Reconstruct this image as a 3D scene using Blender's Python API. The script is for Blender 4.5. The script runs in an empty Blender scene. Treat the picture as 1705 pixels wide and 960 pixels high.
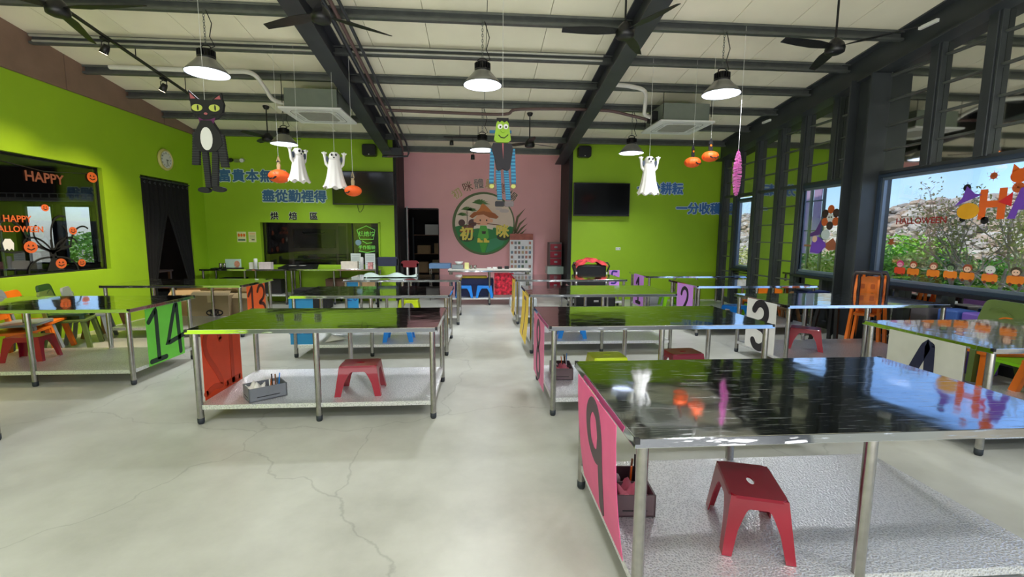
import bpy, bmesh, math, random
from mathutils import Vector, Matrix
random.seed(7)
S = bpy.context.scene
C = S.collection
R = math.radians

# ------------------------------------------------------------------ camera
cd = bpy.data.cameras.new('camera'); cam = bpy.data.objects.new('camera', cd); C.objects.link(cam)
cd.sensor_width = 36; cd.sensor_fit = 'HORIZONTAL'; cd.lens = 746.9*36/1705; cd.clip_start = .02; cd.clip_end = 300
_p, _y, _r = R(6.673), R(4.296), R(.348)
_F = Vector((math.sin(_y)*math.cos(_p), math.cos(_y)*math.cos(_p), -math.sin(_p)))
_rt = Vector((math.cos(_y), -math.sin(_y), 0)); _up = _rt.cross(_F)
_r2 = _rt*math.cos(_r)+_up*math.sin(_r); _u2 = -_rt*math.sin(_r)+_up*math.cos(_r)
mm = Matrix((_r2, _u2, -_F)).transposed().to_4x4(); mm.translation = (0, 0, 1.58)
cam.matrix_world = mm
S.camera = cam

# ------------------------------------------------------------------ world, sun, exposure
S.view_settings.view_transform = 'Standard'; S.view_settings.look = 'None'
S.view_settings.gamma = 1; S.view_settings.use_curve_mapping = False
S.view_settings.exposure = 0.0
w = bpy.data.worlds.new('sky'); S.world = w; w.use_nodes = True
nt = w.node_tree; bg = nt.nodes['Background']
sky = nt.nodes.new('ShaderNodeTexSky'); sky.sky_type = 'NISHITA'; sky.sun_disc = False
sky.sun_elevation = R(52); sky.sun_rotation = R(-75); sky.altitude = 50; sky.dust_density = 1.0
tc = nt.nodes.new('ShaderNodeTexCoord'); nz = nt.nodes.new('ShaderNodeTexNoise')
nz.inputs['Scale'].default_value = 2.2; nz.inputs['Detail'].default_value = 6
rp = nt.nodes.new('ShaderNodeValToRGB'); rp.color_ramp.elements[0].position = .5; rp.color_ramp.elements[1].position = .72
mx = nt.nodes.new('ShaderNodeMixRGB'); mx.inputs[2].default_value = (11, 11.5, 12.5, 1)
nt.links.new(tc.outputs['Generated'], nz.inputs['Vector']); nt.links.new(nz.outputs['Fac'], rp.inputs['Fac'])
nt.links.new(rp.outputs['Color'], mx.inputs[0]); nt.links.new(sky.outputs[0], mx.inputs[1])
tn = nt.nodes.new('ShaderNodeMixRGB'); tn.blend_type = 'MULTIPLY'; tn.inputs[0].default_value = 1; tn.inputs[2].default_value = (.62, .82, 1.12, 1)
nt.links.new(mx.outputs[0], tn.inputs[1]); nt.links.new(tn.outputs[0], bg.inputs[0]); bg.inputs[1].default_value = 0.26
sd = bpy.data.lights.new('sun', 'SUN'); sd.energy = 3.2; sd.angle = R(1); sd.color = (1, .95, .86)
so = bpy.data.objects.new('sun', sd); C.objects.link(so)
so.rotation_euler = Vector((-.62, -.25, 1.0)).to_track_quat('Z', 'Y').to_euler()

LAMP_W = 60.0; LAMP_COL = (.93, .97, 1.0)
def area_light(x, y, z, power, size, col=LAMP_COL, rot=(0, 0, 0), spread=180):
    l = bpy.data.lights.new('lamp_light', 'AREA'); l.shape = 'DISK'; l.size = size; l.energy = power; l.color = col
    l.spread = R(spread)
    o = bpy.data.objects.new('lamp_light', l); C.objects.link(o); o.location = (x, y, z); o.rotation_euler = rot
    return o
# added upward fill light behind the camera, brightens the ceiling, no real source
_w = bpy.data.lights.new('ceiling_upfill', 'AREA'); _w.shape = 'RECTANGLE'; _w.size = 11.0; _w.size_y = 3.0; _w.energy = 1080; _w.color = (1, .98, .95)
_o = bpy.data.objects.new('ceiling_upfill', _w); C.objects.link(_o); _o.location = (0, -3.2, .06); _o.rotation_euler = (R(180), 0, 0)
# added fill: bare area lights standing in for unseen lamp rows behind the camera
for x in (-3.4, .06, 3.33):
    for y, z in ((3.2, 4.1), (.2, 4.3), (-2.8, 4.3)):
        if y == 3.2: continue
        area_light(x, y, z, LAMP_W*1.15, .44)

# ------------------------------------------------------------------ materials
def lin(c):
    r = []
    for v in c:
        v /= 255.0
        r.append(v/12.92 if v <= .04045 else ((v+.055)/1.055)**2.4)
    return (*r, 1)
MATS = {}
def mat(name, col, rough=.5, metal=0, var=.06, scale=6, bump=0, bscale=60, emit=0, spec=None, trans=0, coat=0, wscale=None):
    if name in MATS: return MATS[name]
    m = bpy.data.materials.new(name); m.use_nodes = True; t = m.node_tree
    b = t.nodes['Principled BSDF']; c = lin(col)
    b.inputs['Roughness'].default_value = rough; b.inputs['Metallic'].default_value = metal
    if spec is not None: b.inputs['Specular IOR Level'].default_value = spec
    if trans: b.inputs['Transmission Weight'].default_value = trans
    if coat: b.inputs['Coat Weight'].default_value = coat
    tx = t.nodes.new('ShaderNodeTexCoord')
    n = t.nodes.new('ShaderNodeTexNoise'); n.inputs['Scale'].default_value = scale; n.inputs['Detail'].default_value = 5
    t.links.new(tx.outputs['Object'], n.inputs['Vector'])
    r = t.nodes.new('ShaderNodeValToRGB')
    r.color_ramp.elements[0].position = .3; r.color_ramp.elements[1].position = .7
    r.color_ramp.elements[0].color = (*[v*(1-var) for v in c[:3]], 1)
    r.color_ramp.elements[1].color = (*[min(1, v*(1+var)) for v in c[:3]], 1)
    t.links.new(n.outputs['Fac'], r.inputs['Fac']); t.links.new(r.outputs['Color'], b.inputs['Base Color'])
    if bump:
        n2 = t.nodes.new('ShaderNodeTexNoise'); n2.inputs['Scale'].default_value = bscale; n2.inputs['Detail'].default_value = 3
        t.links.new(tx.outputs['Object'], n2.inputs['Vector'])
        bp = t.nodes.new('ShaderNodeBump'); bp.inputs['Strength'].default_value = bump; bp.inputs['Distance'].default_value = .01
        t.links.new(n2.outputs['Fac'], bp.inputs['Height']); t.links.new(bp.outputs['Normal'], b.inputs['Normal'])
    if emit:
        b.inputs['Emission Color'].default_value = c; b.inputs['Emission Strength'].default_value = emit
    MATS[name] = m
    return m

def floor_mat():
    m = bpy.data.materials.new('polished_concrete'); m.use_nodes = True; t = m.node_tree; b = t.nodes['Principled BSDF']
    tx = t.nodes.new('ShaderNodeTexCoord'); L = t.links.new
    n = t.nodes.new('ShaderNodeTexNoise'); n.inputs['Scale'].default_value = .9; n.inputs['Detail'].default_value = 8; n.inputs['Roughness'].default_value = .62
    L(tx.outputs['Object'], n.inputs['Vector'])
    r = t.nodes.new('ShaderNodeValToRGB'); e = r.color_ramp.elements
    e[0].position = .32; e[0].color = lin((160, 160, 152)); e[1].position = .68; e[1].color = lin((194, 195, 187))
    L(n.outputs['Fac'], r.inputs['Fac'])
    # warped cell borders make the hairline cracks
    nw = t.nodes.new('ShaderNodeTexNoise'); nw.inputs['Scale'].default_value = 1.6; nw.inputs['Detail'].default_value = 6
    L(tx.outputs['Object'], nw.inputs['Vector'])
    ad = t.nodes.new('ShaderNodeMixRGB'); ad.blend_type = 'ADD'; ad.inputs[0].default_value = .55
    L(tx.outputs['Object'], ad.inputs[1]); L(nw.outputs['Color'], ad.inputs[2])
    v = t.nodes.new('ShaderNodeTexVoronoi'); v.feature = 'DISTANCE_TO_EDGE'; v.inputs['Scale'].default_value = .42
    L(ad.outputs[0], v.inputs['Vector'])
    cr = t.nodes.new('ShaderNodeValToRGB'); cr.color_ramp.elements[0].position = .0005; cr.color_ramp.elements[1].position = .0022
    cr.color_ramp.elements[0].color = (.72, .72, .72, 1)
    L(v.outputs['Distance'], cr.inputs['Fac'])
    mk = t.nodes.new('ShaderNodeMixRGB'); mk.blend_type = 'MULTIPLY'; mk.inputs[0].default_value = .8
    L(r.outputs['Color'], mk.inputs[1]); L(cr.outputs['Color'], mk.inputs[2]); L(mk.outputs[0], b.inputs['Base Color'])
    rr = t.nodes.new('ShaderNodeMapRange'); rr.inputs['To Min'].default_value = .24; rr.inputs['To Max'].default_value = .46
    L(n.outputs['Fac'], rr.inputs['Value']); L(rr.outputs[0], b.inputs['Roughness'])
    return m

def steel_top_mat():
    m = bpy.data.materials.new('mirror_steel'); m.use_nodes = True; t = m.node_tree; b = t.nodes['Principled BSDF']; L = t.links.new
    b.inputs['Metallic'].default_value = 1; b.inputs['Base Color'].default_value = (.66, .68, .71, 1)
    tx = t.nodes.new('ShaderNodeTexCoord')
    n = t.nodes.new('ShaderNodeTexNoise'); n.inputs['Scale'].default_value = 3.2; n.inputs['Detail'].default_value = 2
    L(tx.outputs['Object'], n.inputs['Vector'])
    # scratches: noise stretched along two directions
    outs = []
    for rot, sc in ((.5, (5, 210, 1)), (-.75, (6, 240, 1)), (1.35, (5, 190, 1))):
        mp = t.nodes.new('ShaderNodeMapping'); mp.inputs['Rotation'].default_value = (0, 0, rot); mp.inputs['Scale'].default_value = sc
        L(tx.outputs['Object'], mp.inputs['Vector'])
        s = t.nodes.new('ShaderNodeTexNoise'); s.inputs['Scale'].default_value = 1.0; s.inputs['Detail'].default_value = 4
        L(mp.outputs[0], s.inputs['Vector'])
        q = t.nodes.new('ShaderNodeValToRGB'); q.color_ramp.elements[0].position = .63; q.color_ramp.elements[1].position = .72
        L(s.outputs['Fac'], q.inputs['Fac']); outs.append(q)
    a1 = t.nodes.new('ShaderNodeMixRGB'); a1.blend_type = 'ADD'; a1.inputs[0].default_value = 1; L(outs[0].outputs[0], a1.inputs[1]); L(outs[1].outputs[0], a1.inputs[2])
    a2 = t.nodes.new('ShaderNodeMixRGB'); a2.blend_type = 'ADD'; a2.inputs[0].default_value = 1; L(a1.outputs[0], a2.inputs[1]); L(outs[2].outputs[0], a2.inputs[2])
    mr = t.nodes.new('ShaderNodeMapRange'); mr.inputs['To Min'].default_value = .06; mr.inputs['To Max'].default_value = .34
    L(a2.outputs[0], mr.inputs['Value']); L(mr.outputs[0], b.inputs['Roughness'])
    bp = t.nodes.new('ShaderNodeBump'); bp.inputs['Strength'].default_value = .10; bp.inputs['Distance'].default_value = .02
    L(n.outputs['Fac'], bp.inputs['Height']); L(bp.outputs[0], b.inputs['Normal'])
    return m

def shelf_mat():
    m = bpy.data.materials.new('embossed_steel'); m.use_nodes = True; t = m.node_tree; b = t.nodes['Principled BSDF']; L = t.links.new
    b.inputs['Metallic'].default_value = .75; b.inputs['Roughness'].default_value = .33
    tx = t.nodes.new('ShaderNodeTexCoord'); v = t.nodes.new('ShaderNodeTexVoronoi'); v.inputs['Scale'].default_value = 95
    L(tx.outputs['Object'], v.inputs['Vector'])
    cr = t.nodes.new('ShaderNodeValToRGB'); cr.color_ramp.elements[0].color = (.62, .62, .66, 1); cr.color_ramp.elements[1].color = (.95, .95, .98, 1)  # bright specks put into the colour stand in for window glints
    cr.color_ramp.elements[0].position = .15; cr.color_ramp.elements[1].position = .55; L(v.outputs['Distance'], cr.inputs['Fac']); L(cr.outputs[0], b.inputs['Base Color'])
    bp = t.nodes.new('ShaderNodeBump'); bp.inputs['Strength'].default_value = .55; bp.inputs['Distance'].default_value = .007
    L(v.outputs['Distance'], bp.inputs['Height']); L(bp.outputs[0], b.inputs['Normal'])
    return m

def glass_mat(name, tint=(1, 1, 1, 1), refl=.06, graze=.6):
    m = bpy.data.materials.new(name); m.use_nodes = True; t = m.node_tree; L = t.links.new
    t.nodes.remove(t.nodes['Principled BSDF']); o = t.nodes['Material Output']
    tr = t.nodes.new('ShaderNodeBsdfTransparent'); tr.inputs[0].default_value = tint
    gl = t.nodes.new('ShaderNodeBsdfGlossy'); gl.inputs['Roughness'].default_value = .01
    lw = t.nodes.new('ShaderNodeLayerWeight'); lw.inputs[0].default_value = .35
    mr = t.nodes.new('ShaderNodeMapRange'); mr.inputs['To Min'].default_value = refl; mr.inputs['To Max'].default_value = graze
    L(lw.outputs['Fresnel'], mr.inputs['Value'])
    mi = t.nodes.new('ShaderNodeMixShader'); L(mr.outputs[0], mi.inputs[0]); L(tr.outputs[0], mi.inputs[1]); L(gl.outputs[0], mi.inputs[2]); L(mi.outputs[0], o.inputs[0])
    return m

FLOOR = floor_mat(); TOP = steel_top_mat(); SHELF = shelf_mat()
GLASS = glass_mat('window_glass', refl=.03, graze=.3); DGLASS = glass_mat('tinted_glass', (.9, .9, .9, 1), .03, .3)
GREEN = mat('green_paint', (152, 192, 30), .55, bump=.08, bscale=40, var=.05, scale=1.5)
PINK = mat('pink_paint', (232, 170, 174), .5, var=.04, scale=1.2, bump=.05, bscale=30)
PANEL = mat('ceiling_panel_paint', (236, 230, 206), .55, var=.05, scale=1.3)
FRAMEM = mat('charcoal_steel', (66, 70, 74), .42, .35, scale=3, var=.12)
PURL = mat('galvanised_grey', (104, 108, 106), .42, .5, var=.12, scale=8)
BEAMM = mat('beam_grey', (62, 64, 70), .45, .3, scale=2.5, var=.2)
LEG = mat('brushed_steel', (172, 170, 166), .24, 1, scale=30, var=.1)
DARK = mat('black_plastic', (22, 22, 24), .4, var=.1)
BLACK = mat('black_paint', (14, 14, 16), .6, var=.1)
WHITE = mat('white_plastic', (228, 228, 226), .4, var=.02)
PAPER = mat('white_paper', (225, 222, 214), .75, var=.03)
BROWNW = mat('brown_board', (135, 108, 92), .6, scale=4, var=.1)
MIRR = mat('dark_reflecting_panel', (208, 210, 204), .035, 1, var=.03, scale=1)
RED = mat('crimson_plastic', (146, 6, 38), .3, coat=.2, var=.05)
BLUE = mat('blue_plastic', (20, 130, 225), .32, var=.05)
YELG = mat('yellow_green_plastic', (200, 220, 10), .35, var=.05)
LIME = mat('lime_plastic', (140, 215, 10), .35, var=.05)
ORANGE = mat('orange_plastic', (236, 118, 22), .38, var=.08)
NAVY = mat('navy_plastic', (32, 42, 92), .4, var=.08)
OLIVE = mat('olive_plastic', (92, 112, 52), .45, var=.1)
DGREEN = mat('dark_green_plastic', (24, 62, 34), .35, var=.1)
GREYP = mat('grey_plastic', (128, 136, 140), .4, var=.06)
CARD = mat('cardboard', (172, 142, 104), .8, var=.08, scale=3)
CARDL = mat('pale_cardboard', (164, 146, 112), .75, var=.07, scale=3)
PUMP = mat('pumpkin_paper', (238, 92, 22), .6, var=.08)
CAPM = mat('rubber', (40, 46, 54), .6)
SILV = mat('silver_shade', (150, 150, 148), .3, .7, var=.05)
BOXG = mat('grey_crate', (112, 116, 124), .5, var=.05)
BOXB = mat('brown_crate', (96, 78, 82), .5, var=.08)
WOOD = mat('brown_wood', (138, 98, 66), .5, var=.15, scale=12)
PURPLE = mat('purple_card', (196, 132, 216), .6, var=.03)

# ------------------------------------------------------------------ helpers
class MB:
    def __init__(s): s.v = []; s.f = []; s.sm = []
    def add(s, vs, fs, smooth=False):
        o = len(s.v); s.v += [tuple(v) for v in vs]; s.f += [tuple(i+o for i in f) for f in fs]; s.sm += [smooth]*len(fs); return s
    def box(s, x0, x1, y0, y1, z0, z1):
        s.add([(x0,y0,z0),(x1,y0,z0),(x1,y1,z0),(x0,y1,z0),(x0,y0,z1),(x1,y0,z1),(x1,y1,z1),(x0,y1,z1)],
              [(0,3,2,1),(4,5,6,7),(0,1,5,4),(1,2,6,5),(2,3,7,6),(3,0,4,7)]); return s
    def bar(s, a, b, wx, wz=None):        # rectangular bar from a to b
        a = Vector(a); b = Vector(b); d = (b-a).normalized(); wz = wz or wx
        up = Vector((0,0,1)) if abs(d.z) < .95 else Vector((0,1,0))
        r = d.cross(up).normalized()*wx/2; u = r.cross(d).normalized()*wz/2
        s.add([a-r-u,a+r-u,a+r+u,a-r+u,b-r-u,b+r-u,b+r+u,b-r+u],[(0,1,2,3),(7,6,5,4),(0,4,5,1),(1,5,6,2),(2,6,7,3),(3,7,4,0)]); return s
    def tube(s, pts, r, n=8, cap=True, r1=None):
        pts = [Vector(p) for p in pts]; N = len(pts); vs = []; last = None
        for i, p in enumerate(pts):
            d = (pts[min(i+1,N-1)]-pts[max(i-1,0)]).normalized()
            if last is None:
                up = Vector((0,0,1)) if abs(d.z) < .9 else Vector((1,0,0)); u = d.cross(up).normalized()
            else: u = (last-d*last.dot(d)).normalized()
            last = u; v = d.cross(u); rr = r if r1 is None else r+(r1-r)*i/(N-1)
            vs += [p+u*rr*math.cos(2*math.pi*k/n)+v*rr*math.sin(2*math.pi*k/n) for k in range(n)]
        fs = [(i*n+k,i*n+(k+1)%n,(i+1)*n+(k+1)%n,(i+1)*n+k) for i in range(N-1) for k in range(n)]
        s.add(vs, fs, n > 4)
        if cap: s.add([vs[k] for k in range(n)], [tuple(range(n))[::-1]]); s.add([vs[(N-1)*n+k] for k in range(n)], [tuple(range(n))])
        return s
    def lathe(s, prof, c=(0,0,0), n=20, sx=1, sy=1):
        vs = [(c[0]+r*sx*math.cos(2*math.pi*k/n), c[1]+r*sy*math.sin(2*math.pi*k/n), c[2]+z) for r, z in prof for k in range(n)]
        s.add(vs, [(i*n+k,i*n+(k+1)%n,(i+1)*n+(k+1)%n,(i+1)*n+k) for i in range(len(prof)-1) for k in range(n)], True); return s
    def prism(s, pts, y0, y1):            # outline in XZ, front face at y0 (y0 < y1)
        n = len(pts)
        ar = sum(pts[i][0]*pts[(i+1)%n][1]-pts[(i+1)%n][0]*pts[i][1] for i in range(n))
        if ar < 0: pts = pts[::-1]
        s.add([(x,y0,z) for x,z in pts]+[(x,y1,z) for x,z in pts],
              [tuple(range(n)), tuple(range(2*n-1,n-1,-1))]+[(i,i+n,(i+1)%n+n,(i+1)%n) for i in range(n)]); return s
    def prismz(s, pts, z0, z1):           # outline in XY
        n = len(pts)
        ar = sum(pts[i][0]*pts[(i+1)%n][1]-pts[(i+1)%n][0]*pts[i][1] for i in range(n))
        if ar < 0: pts = pts[::-1]
        s.add([(x,y,z0) for x,y in pts]+[(x,y,z1) for x,y in pts],
              [tuple(range(n))[::-1], tuple(range(n,2*n))]+[(i,(i+1)%n,(i+1)%n+n,i+n) for i in range(n)]); return s
    def stroke(s, pts, wd, y0, y1, closed=False):   # thick polyline in XZ with round ends
        if closed: pts = pts+[pts[0]]
        L_, R_ = [], []
        P = [Vector((p[0], p[1])) for p in pts]
        for i, p in enumerate(P):
            d = (P[min(i+1,len(P)-1)]-P[max(i-1,0)]).normalized(); nrm = Vector((-d.y, d.x))*wd/2
            L_.append(p+nrm); R_.append(p-nrm)
        for i in range(len(P)-1):
            s.prism([tuple(R_[i]),tuple(R_[i+1]),tuple(L_[i+1]),tuple(L_[i])], y0, y1)
        if not closed:
            for e in (P[0], P[-1]): s.prism(circ(e.x, e.y, wd/2, 10), y0+.0002, y1)
        return s
    def build(s, name, m, parent=None, loc=None, rotz=None, bevel=0, seg=2, bang=30):
        me = bpy.data.meshes.new(name); me.from_pydata(s.v, [], s.f); me.materials.append(m)
        for p, q in zip(me.polygons, s.sm): p.use_smooth = q
        me.update()
        if bevel:
            bm = bmesh.new(); bm.from_mesh(me); bmesh.ops.remove_doubles(bm, verts=bm.verts, dist=1e-5)
            es = [e for e in bm.edges if len(e.link_faces) == 2 and e.calc_face_angle(0) > R(bang)]
            bmesh.ops.bevel(bm, geom=es, offset=bevel, segments=seg, profile=.5, affect='EDGES', clamp_overlap=True)
            bm.to_mesh(me); bm.free()
        o = bpy.data.objects.new(name, me); C.objects.link(o)
        if parent: o.parent = parent
        if loc: o.location = loc
        if rotz is not None: o.rotation_euler = (0, 0, rotz)
        return o

def circ(cx, cz, r, n=24, rz=None, a0=0, a1=360):
    rz = rz or r; full = a1-a0 >= 360
    return [(cx+r*math.cos(R(a0+(a1-a0)*k/(n if full else n-1))), cz+rz*math.sin(R(a0+(a1-a0)*k/(n if full else n-1)))) for k in range(n)]
def rrect(x0, x1, z0, z1, r, n=5):
    o = []
    for cx, cz, a in ((x1-r,z1-r,0),(x0+r,z1-r,90),(x0+r,z0+r,180),(x1-r,z0+r,270)):
        o += [(cx+r*math.cos(R(a+90*k/n)), cz+r*math.sin(R(a+90*k/n))) for k in range(n+1)]
    return o
def tag(o, label, cat, group=None, kind=None):
    o['label'] = label; o['category'] = cat
    if group: o['group'] = group
    if kind: o['kind'] = kind
    return o
def thing(name, label, cat, loc=(0,0,0), rotz=0, group=None):
    o = bpy.data.objects.new(name, None); C.objects.link(o); o.location = loc; o.rotation_euler = (0,0,rotz); o.empty_display_size = .1
    return tag(o, label, cat, group)
def struct(name, mb, m, parent=None, **k):
    o = mb.build(name, m, parent, **k)
    if not parent: o['kind'] = 'structure'
    return o
def kids(o): return [c for c in ALLKIDS.get(o.name, [])]
def dup(root, loc, rotz=None, label=None, group=None, mats=None):
    r = root.copy(); C.objects.link(r); r.location = loc
    if rotz is not None: r.rotation_euler = (0, 0, rotz)
    if label: r['label'] = label
    if group: r['group'] = group
    def rec(a, b):
        for ch in list(a.children):
            c = ch.copy()
            if mats and ch.type == 'MESH' and ch.data.materials and ch.data.materials[0] in mats:
                key = (ch.data.name, mats[ch.data.materials[0]].name)
                if key not in MC:
                    MC[key] = ch.data.copy(); MC[key].materials[0] = mats[ch.data.materials[0]]
                c.data = MC[key]
            C.objects.link(c); c.parent = b; rec(ch, c)
    rec(root, r)
    return r
MC = {}
def text(body, size, m, parent, loc=(0,0,0), ext=.004, off=0, name='lettering', rot=0, align='CENTER', rotz=None, sx=1, fat=0):
    cu = bpy.data.curves.new('t', 'FONT'); cu.body = body; cu.size = size; cu.extrude = ext; cu.offset = off
    cu.align_x = align; cu.align_y = 'CENTER'; cu.resolution_u = 3
    o = bpy.data.objects.new('t', cu); C.objects.link(o); bpy.context.view_layer.update()
    me = bpy.data.meshes.new_from_object(o.evaluated_get(bpy.context.evaluated_depsgraph_get()))
    bpy.data.objects.remove(o); bpy.data.curves.remove(cu)
    ca, sa = math.cos(rot), math.sin(rot)
    for v in me.vertices:
        x, y, z = v.co; x *= sx; v.co = (x*ca-y*sa, -z, x*sa+y*ca)
    if fat:
        vs = [tuple(v.co) for v in me.vertices]; fs = [tuple(p.vertices) for p in me.polygons]; V, F = [], []
        for k in range(9):
            dx, dz = (0, 0) if k == 8 else (fat*math.cos(k*math.pi/4), fat*math.sin(k*math.pi/4))
            o_ = len(V); V += [(a+dx, b-.00035*k, c+dz) for a, b, c in vs]; F += [tuple(i+o_ for i in f) for f in fs]
        me = bpy.data.meshes.new(name); me.from_pydata(V, [], F)
    me.materials.clear(); me.materials.append(m); me.name = name
    o = bpy.data.objects.new(name, me); C.objects.link(o); o.parent = parent; o.location = loc
    if rotz is not None: o.rotation_euler = (0,0,rotz)
    return o
def roofz(y): return 5.28-.13*y
FX, FNX = R(90), R(-90)       # turn a flat thing made facing -Y to face +X / -X

# ------------------------------------------------------------------ room shell
YB, YP, XL, XR = 11.0, 12.1, -6.3, 6.1
struct('floor', MB().box(-6.45, 6.2, -5, 12.3, -.1, 0), FLOOR)
def wall_y(name, x0, x1, y0, y1, z0, ztop, m, holes=()):     # wall facing -Y with rectangular holes
    mb = MB(); xs = sorted({x0, x1, *[h[0] for h in holes], *[h[1] for h in holes]})
    for a, b in zip(xs, xs[1:]):
        hs = [h for h in holes if h[0] <= a and h[1] >= b]
        zs = z0
        for h in sorted(hs, key=lambda q: q[2]):
            if h[2] > zs: mb.box(a, b, y0, y1, zs, h[2])
            zs = h[3]
        if zs < ztop: mb.box(a, b, y0, y1, zs, ztop)
    return struct(name, mb, m)
def wall_x(name, x0, x1, y0, y1, z0, ztop, m, holes=()):
    mb = MB(); ys = sorted({y0, y1, *[h[0] for h in holes], *[h[1] for h in holes]})
    for a, b in zip(ys, ys[1:]):
        hs = [h for h in holes if h[0] <= a and h[1] >= b]
        zs = z0
        for h in sorted(hs, key=lambda q: q[2]):
            if h[2] > zs: mb.box(x0, x1, a, b, zs, h[2])
            zs = h[3]
        if zs < ztop: mb.box(x0, x1, a, b, zs, ztop)
    return struct(name, mb, m)
wall_x('wall_left', -6.45, XL, -5, YB, 0, 3.76, GREEN, [(3.5, 8.2, .98, 2.67), (9.06, 10.48, 0, 2.68)])
wall_y('wall_back', XL-.15, -2.0, YB, YB+.15, 0, 3.84, GREEN, [(-5.1, -2.36, .87, 1.86)])
wall_y('wall_back_right', 2.29, XR+.1, YB, YB+.15, 0, 3.84, GREEN)
wall_y('wall_back_centre', -1.95, 2.22, YP, YP+.15, 0, 3.75, PINK, [(-1.86, -1.06, 0, 2.26)])
struct('trim_1', MB().box(-2.0, -1.93, YB, YP+.1, 0, 3.83).box(-1.96, -1.925, YB+.3, YP, 0, 3.7), BLACK)
struct('trim_2', MB().box(2.2, 2.29, YB, YP+.1, 0, 3.83), BLACK)
wall_y('wall_front', -6.45, 6.2, -5.15, -5, 0, 5.95, mat('front_wall_dark', (84, 86, 88), .7))  # unseen wall, closed and darkened so that the table edges reflect dark
# brown board band above the left wall, following the roof
bb = struct('trim_3', MB().box(-6.5, -6.38, -5, YB, 3.7, 3.75), BROWNW)
ys = [-5, -2.6, -.4, 1.6, 3.5, 5.55, 7.66, 9.81, YB]
for a, b in zip(ys, ys[1:]):
    a += .006; b -= .006
    m_ = MB(); x0, x1 = -6.42, -6.27
    m_.add([(x0,a,3.765),(x1,a,3.765),(x1,b,3.765),(x0,b,3.765),(x0,a,roofz(a)),(x1,a,roofz(a)),(x1,b,roofz(b)),(x0,b,roofz(b))],
           [(0,3,2,1),(4,5,6,7),(0,1,5,4),(1,2,6,5),(2,3,7,6),(3,0,4,7)])
    m_.build('panel', BROWNW, bb, bevel=.004)
# ceiling of insulated panels, seams along Y
ceil = struct('ceiling', MB().add([(-6.6,-5.2,roofz(-5.2)+.09),(7.0,-5.2,roofz(-5.2)+.09),(7.0,12.4,roofz(12.4)+.09),(-6.6,12.4,roofz(12.4)+.09),
     (-6.6,-5.2,roofz(-5.2)+.14),(7.0,-5.2,roofz(-5.2)+.14),(7.0,12.4,roofz(12.4)+.14),(-6.6,12.4,roofz(12.4)+.14)],
     [(0,3,2,1),(4,5,6,7),(0,1,5,4),(1,2,6,5),(2,3,7,6),(3,0,4,7)]), FRAMEM)
x = -1.54-.83*6
while x < 7:
    a, b = max(x+.004, -6.6), min(x+.826, 7.0)
    m_ = MB(); y0, y1 = -5.2, 12.4
    m_.add([(a,y0,roofz(y0)),(b,y0,roofz(y0)),(b,y1,roofz(y1)),(a,y1,roofz(y1)),(a,y0,roofz(y0)+.085),(b,y0,roofz(y0)+.085),(b,y1,roofz(y1)+.085),(a,y1,roofz(y1)+.085)],
           [(0,3,2,1),(4,5,6,7),(0,1,5,4),(1,2,6,5),(2,3,7,6),(3,0,4,7)])
    m_.build('panel', PANEL, ceil); x += .83
# purlins: C channels across the hall
def purlin(y, x0, x1):
    z = roofz(y)-.002; prof = [(y+.035,z),(y+.035,z-.132),(y-.035,z-.132),(y-.035,z-.1),(y-.028,z-.1),(y-.028,z-.122),(y+.025,z-.122),(y+.025,z-.01),(y-.028,z-.01),(y-.028,z-.03),(y-.035,z-.03),(y-.035,z)]
    n = len(prof); mb = MB()
    mb.add([(x0,a,b) for a,b in prof]+[(x1,a,b) for a,b in prof], [tuple(range(n))[::-1], tuple(range(n,2*n))]+[(i,(i+1)%n,(i+1)%n+n,i+n) for i in range(n)])
    o = struct('purlin', mb, PURL); return o
PY = [1.75, 2.65, 3.55, 4.45, 5.33, 6.25, 7.15, 8.0, 8.88, 9.78, 10.75]
for y in PY+[.85, -.05, -1, -2, -3, -4]: purlin(y, XL, 5.95)
purlin(11.6, -1.93, 2.2)
def ibeam(x, name='roof_beam', w=.24, h=.38, y0=-5, y1=YB-.02):
    mb = MB()
    def sl(xa, xb, da, db):
        mb.add([(xa,y0,roofz(y0)-db),(xb,y0,roofz(y0)-db),(xb,y1,roofz(y1)-db),(xa,y1,roofz(y1)-db),(xa,y0,roofz(y0)-da),(xb,y0,roofz(y0)-da),(xb,y1,roofz(y1)-da),(xa,y1,roofz(y1)-da)],
               [(0,3,2,1),(4,5,6,7),(0,1,5,4),(1,2,6,5),(2,3,7,6),(3,0,4,7)])
    sl(x-w/2, x+w/2, h-.022, h); sl(x-w/2, x+w/2, .0, .022); sl(x-.01, x+.01, .022, h-.022)
    return mb
struct('roof_beam', ibeam(-2.12, y1=11.35), BEAMM); struct('roof_beam', ibeam(2.07, y1=11.6), BEAMM)
struct('edge_beam', ibeam(5.98, w=.26, h=.42), FRAMEM)

# ------------------------------------------------------------------ right wall: studs, reflecting panels, windows
wr = struct('wall_right', MB().box(6.06, 6.2, -5, YB, 0, .12).box(6.04, 6.2, -5, YB, 2.53, 2.58), FRAMEM)
def head(y): return roofz(y)-.42
studs = [10.88, 10.3, 9.55, 8.82, 8.17, 7.43, 5.8, 5.13, 4.46, 3.8, 3.1, 2.4, 1.7, 1.0]
full = [10.88, 10.3, 9.55, 8.82, 8.17]
for y in studs:
    z0 = 0 if y in full else 2.56
    MB().box(6.0, 6.12, y-.055, y+.055, z0, head(y)+.05).box(6.02, 6.1, y-.085, y-.055, z0, head(y)+.03).build('stud', FRAMEM, wr, bevel=.004, seg=1)
for y in (7.45, 6.0, 5.4, 4.7, 3.5): MB().box(6.02, 6.12, y-.035, y+.035, .1, .86).build('stud', FRAMEM, wr)
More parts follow.
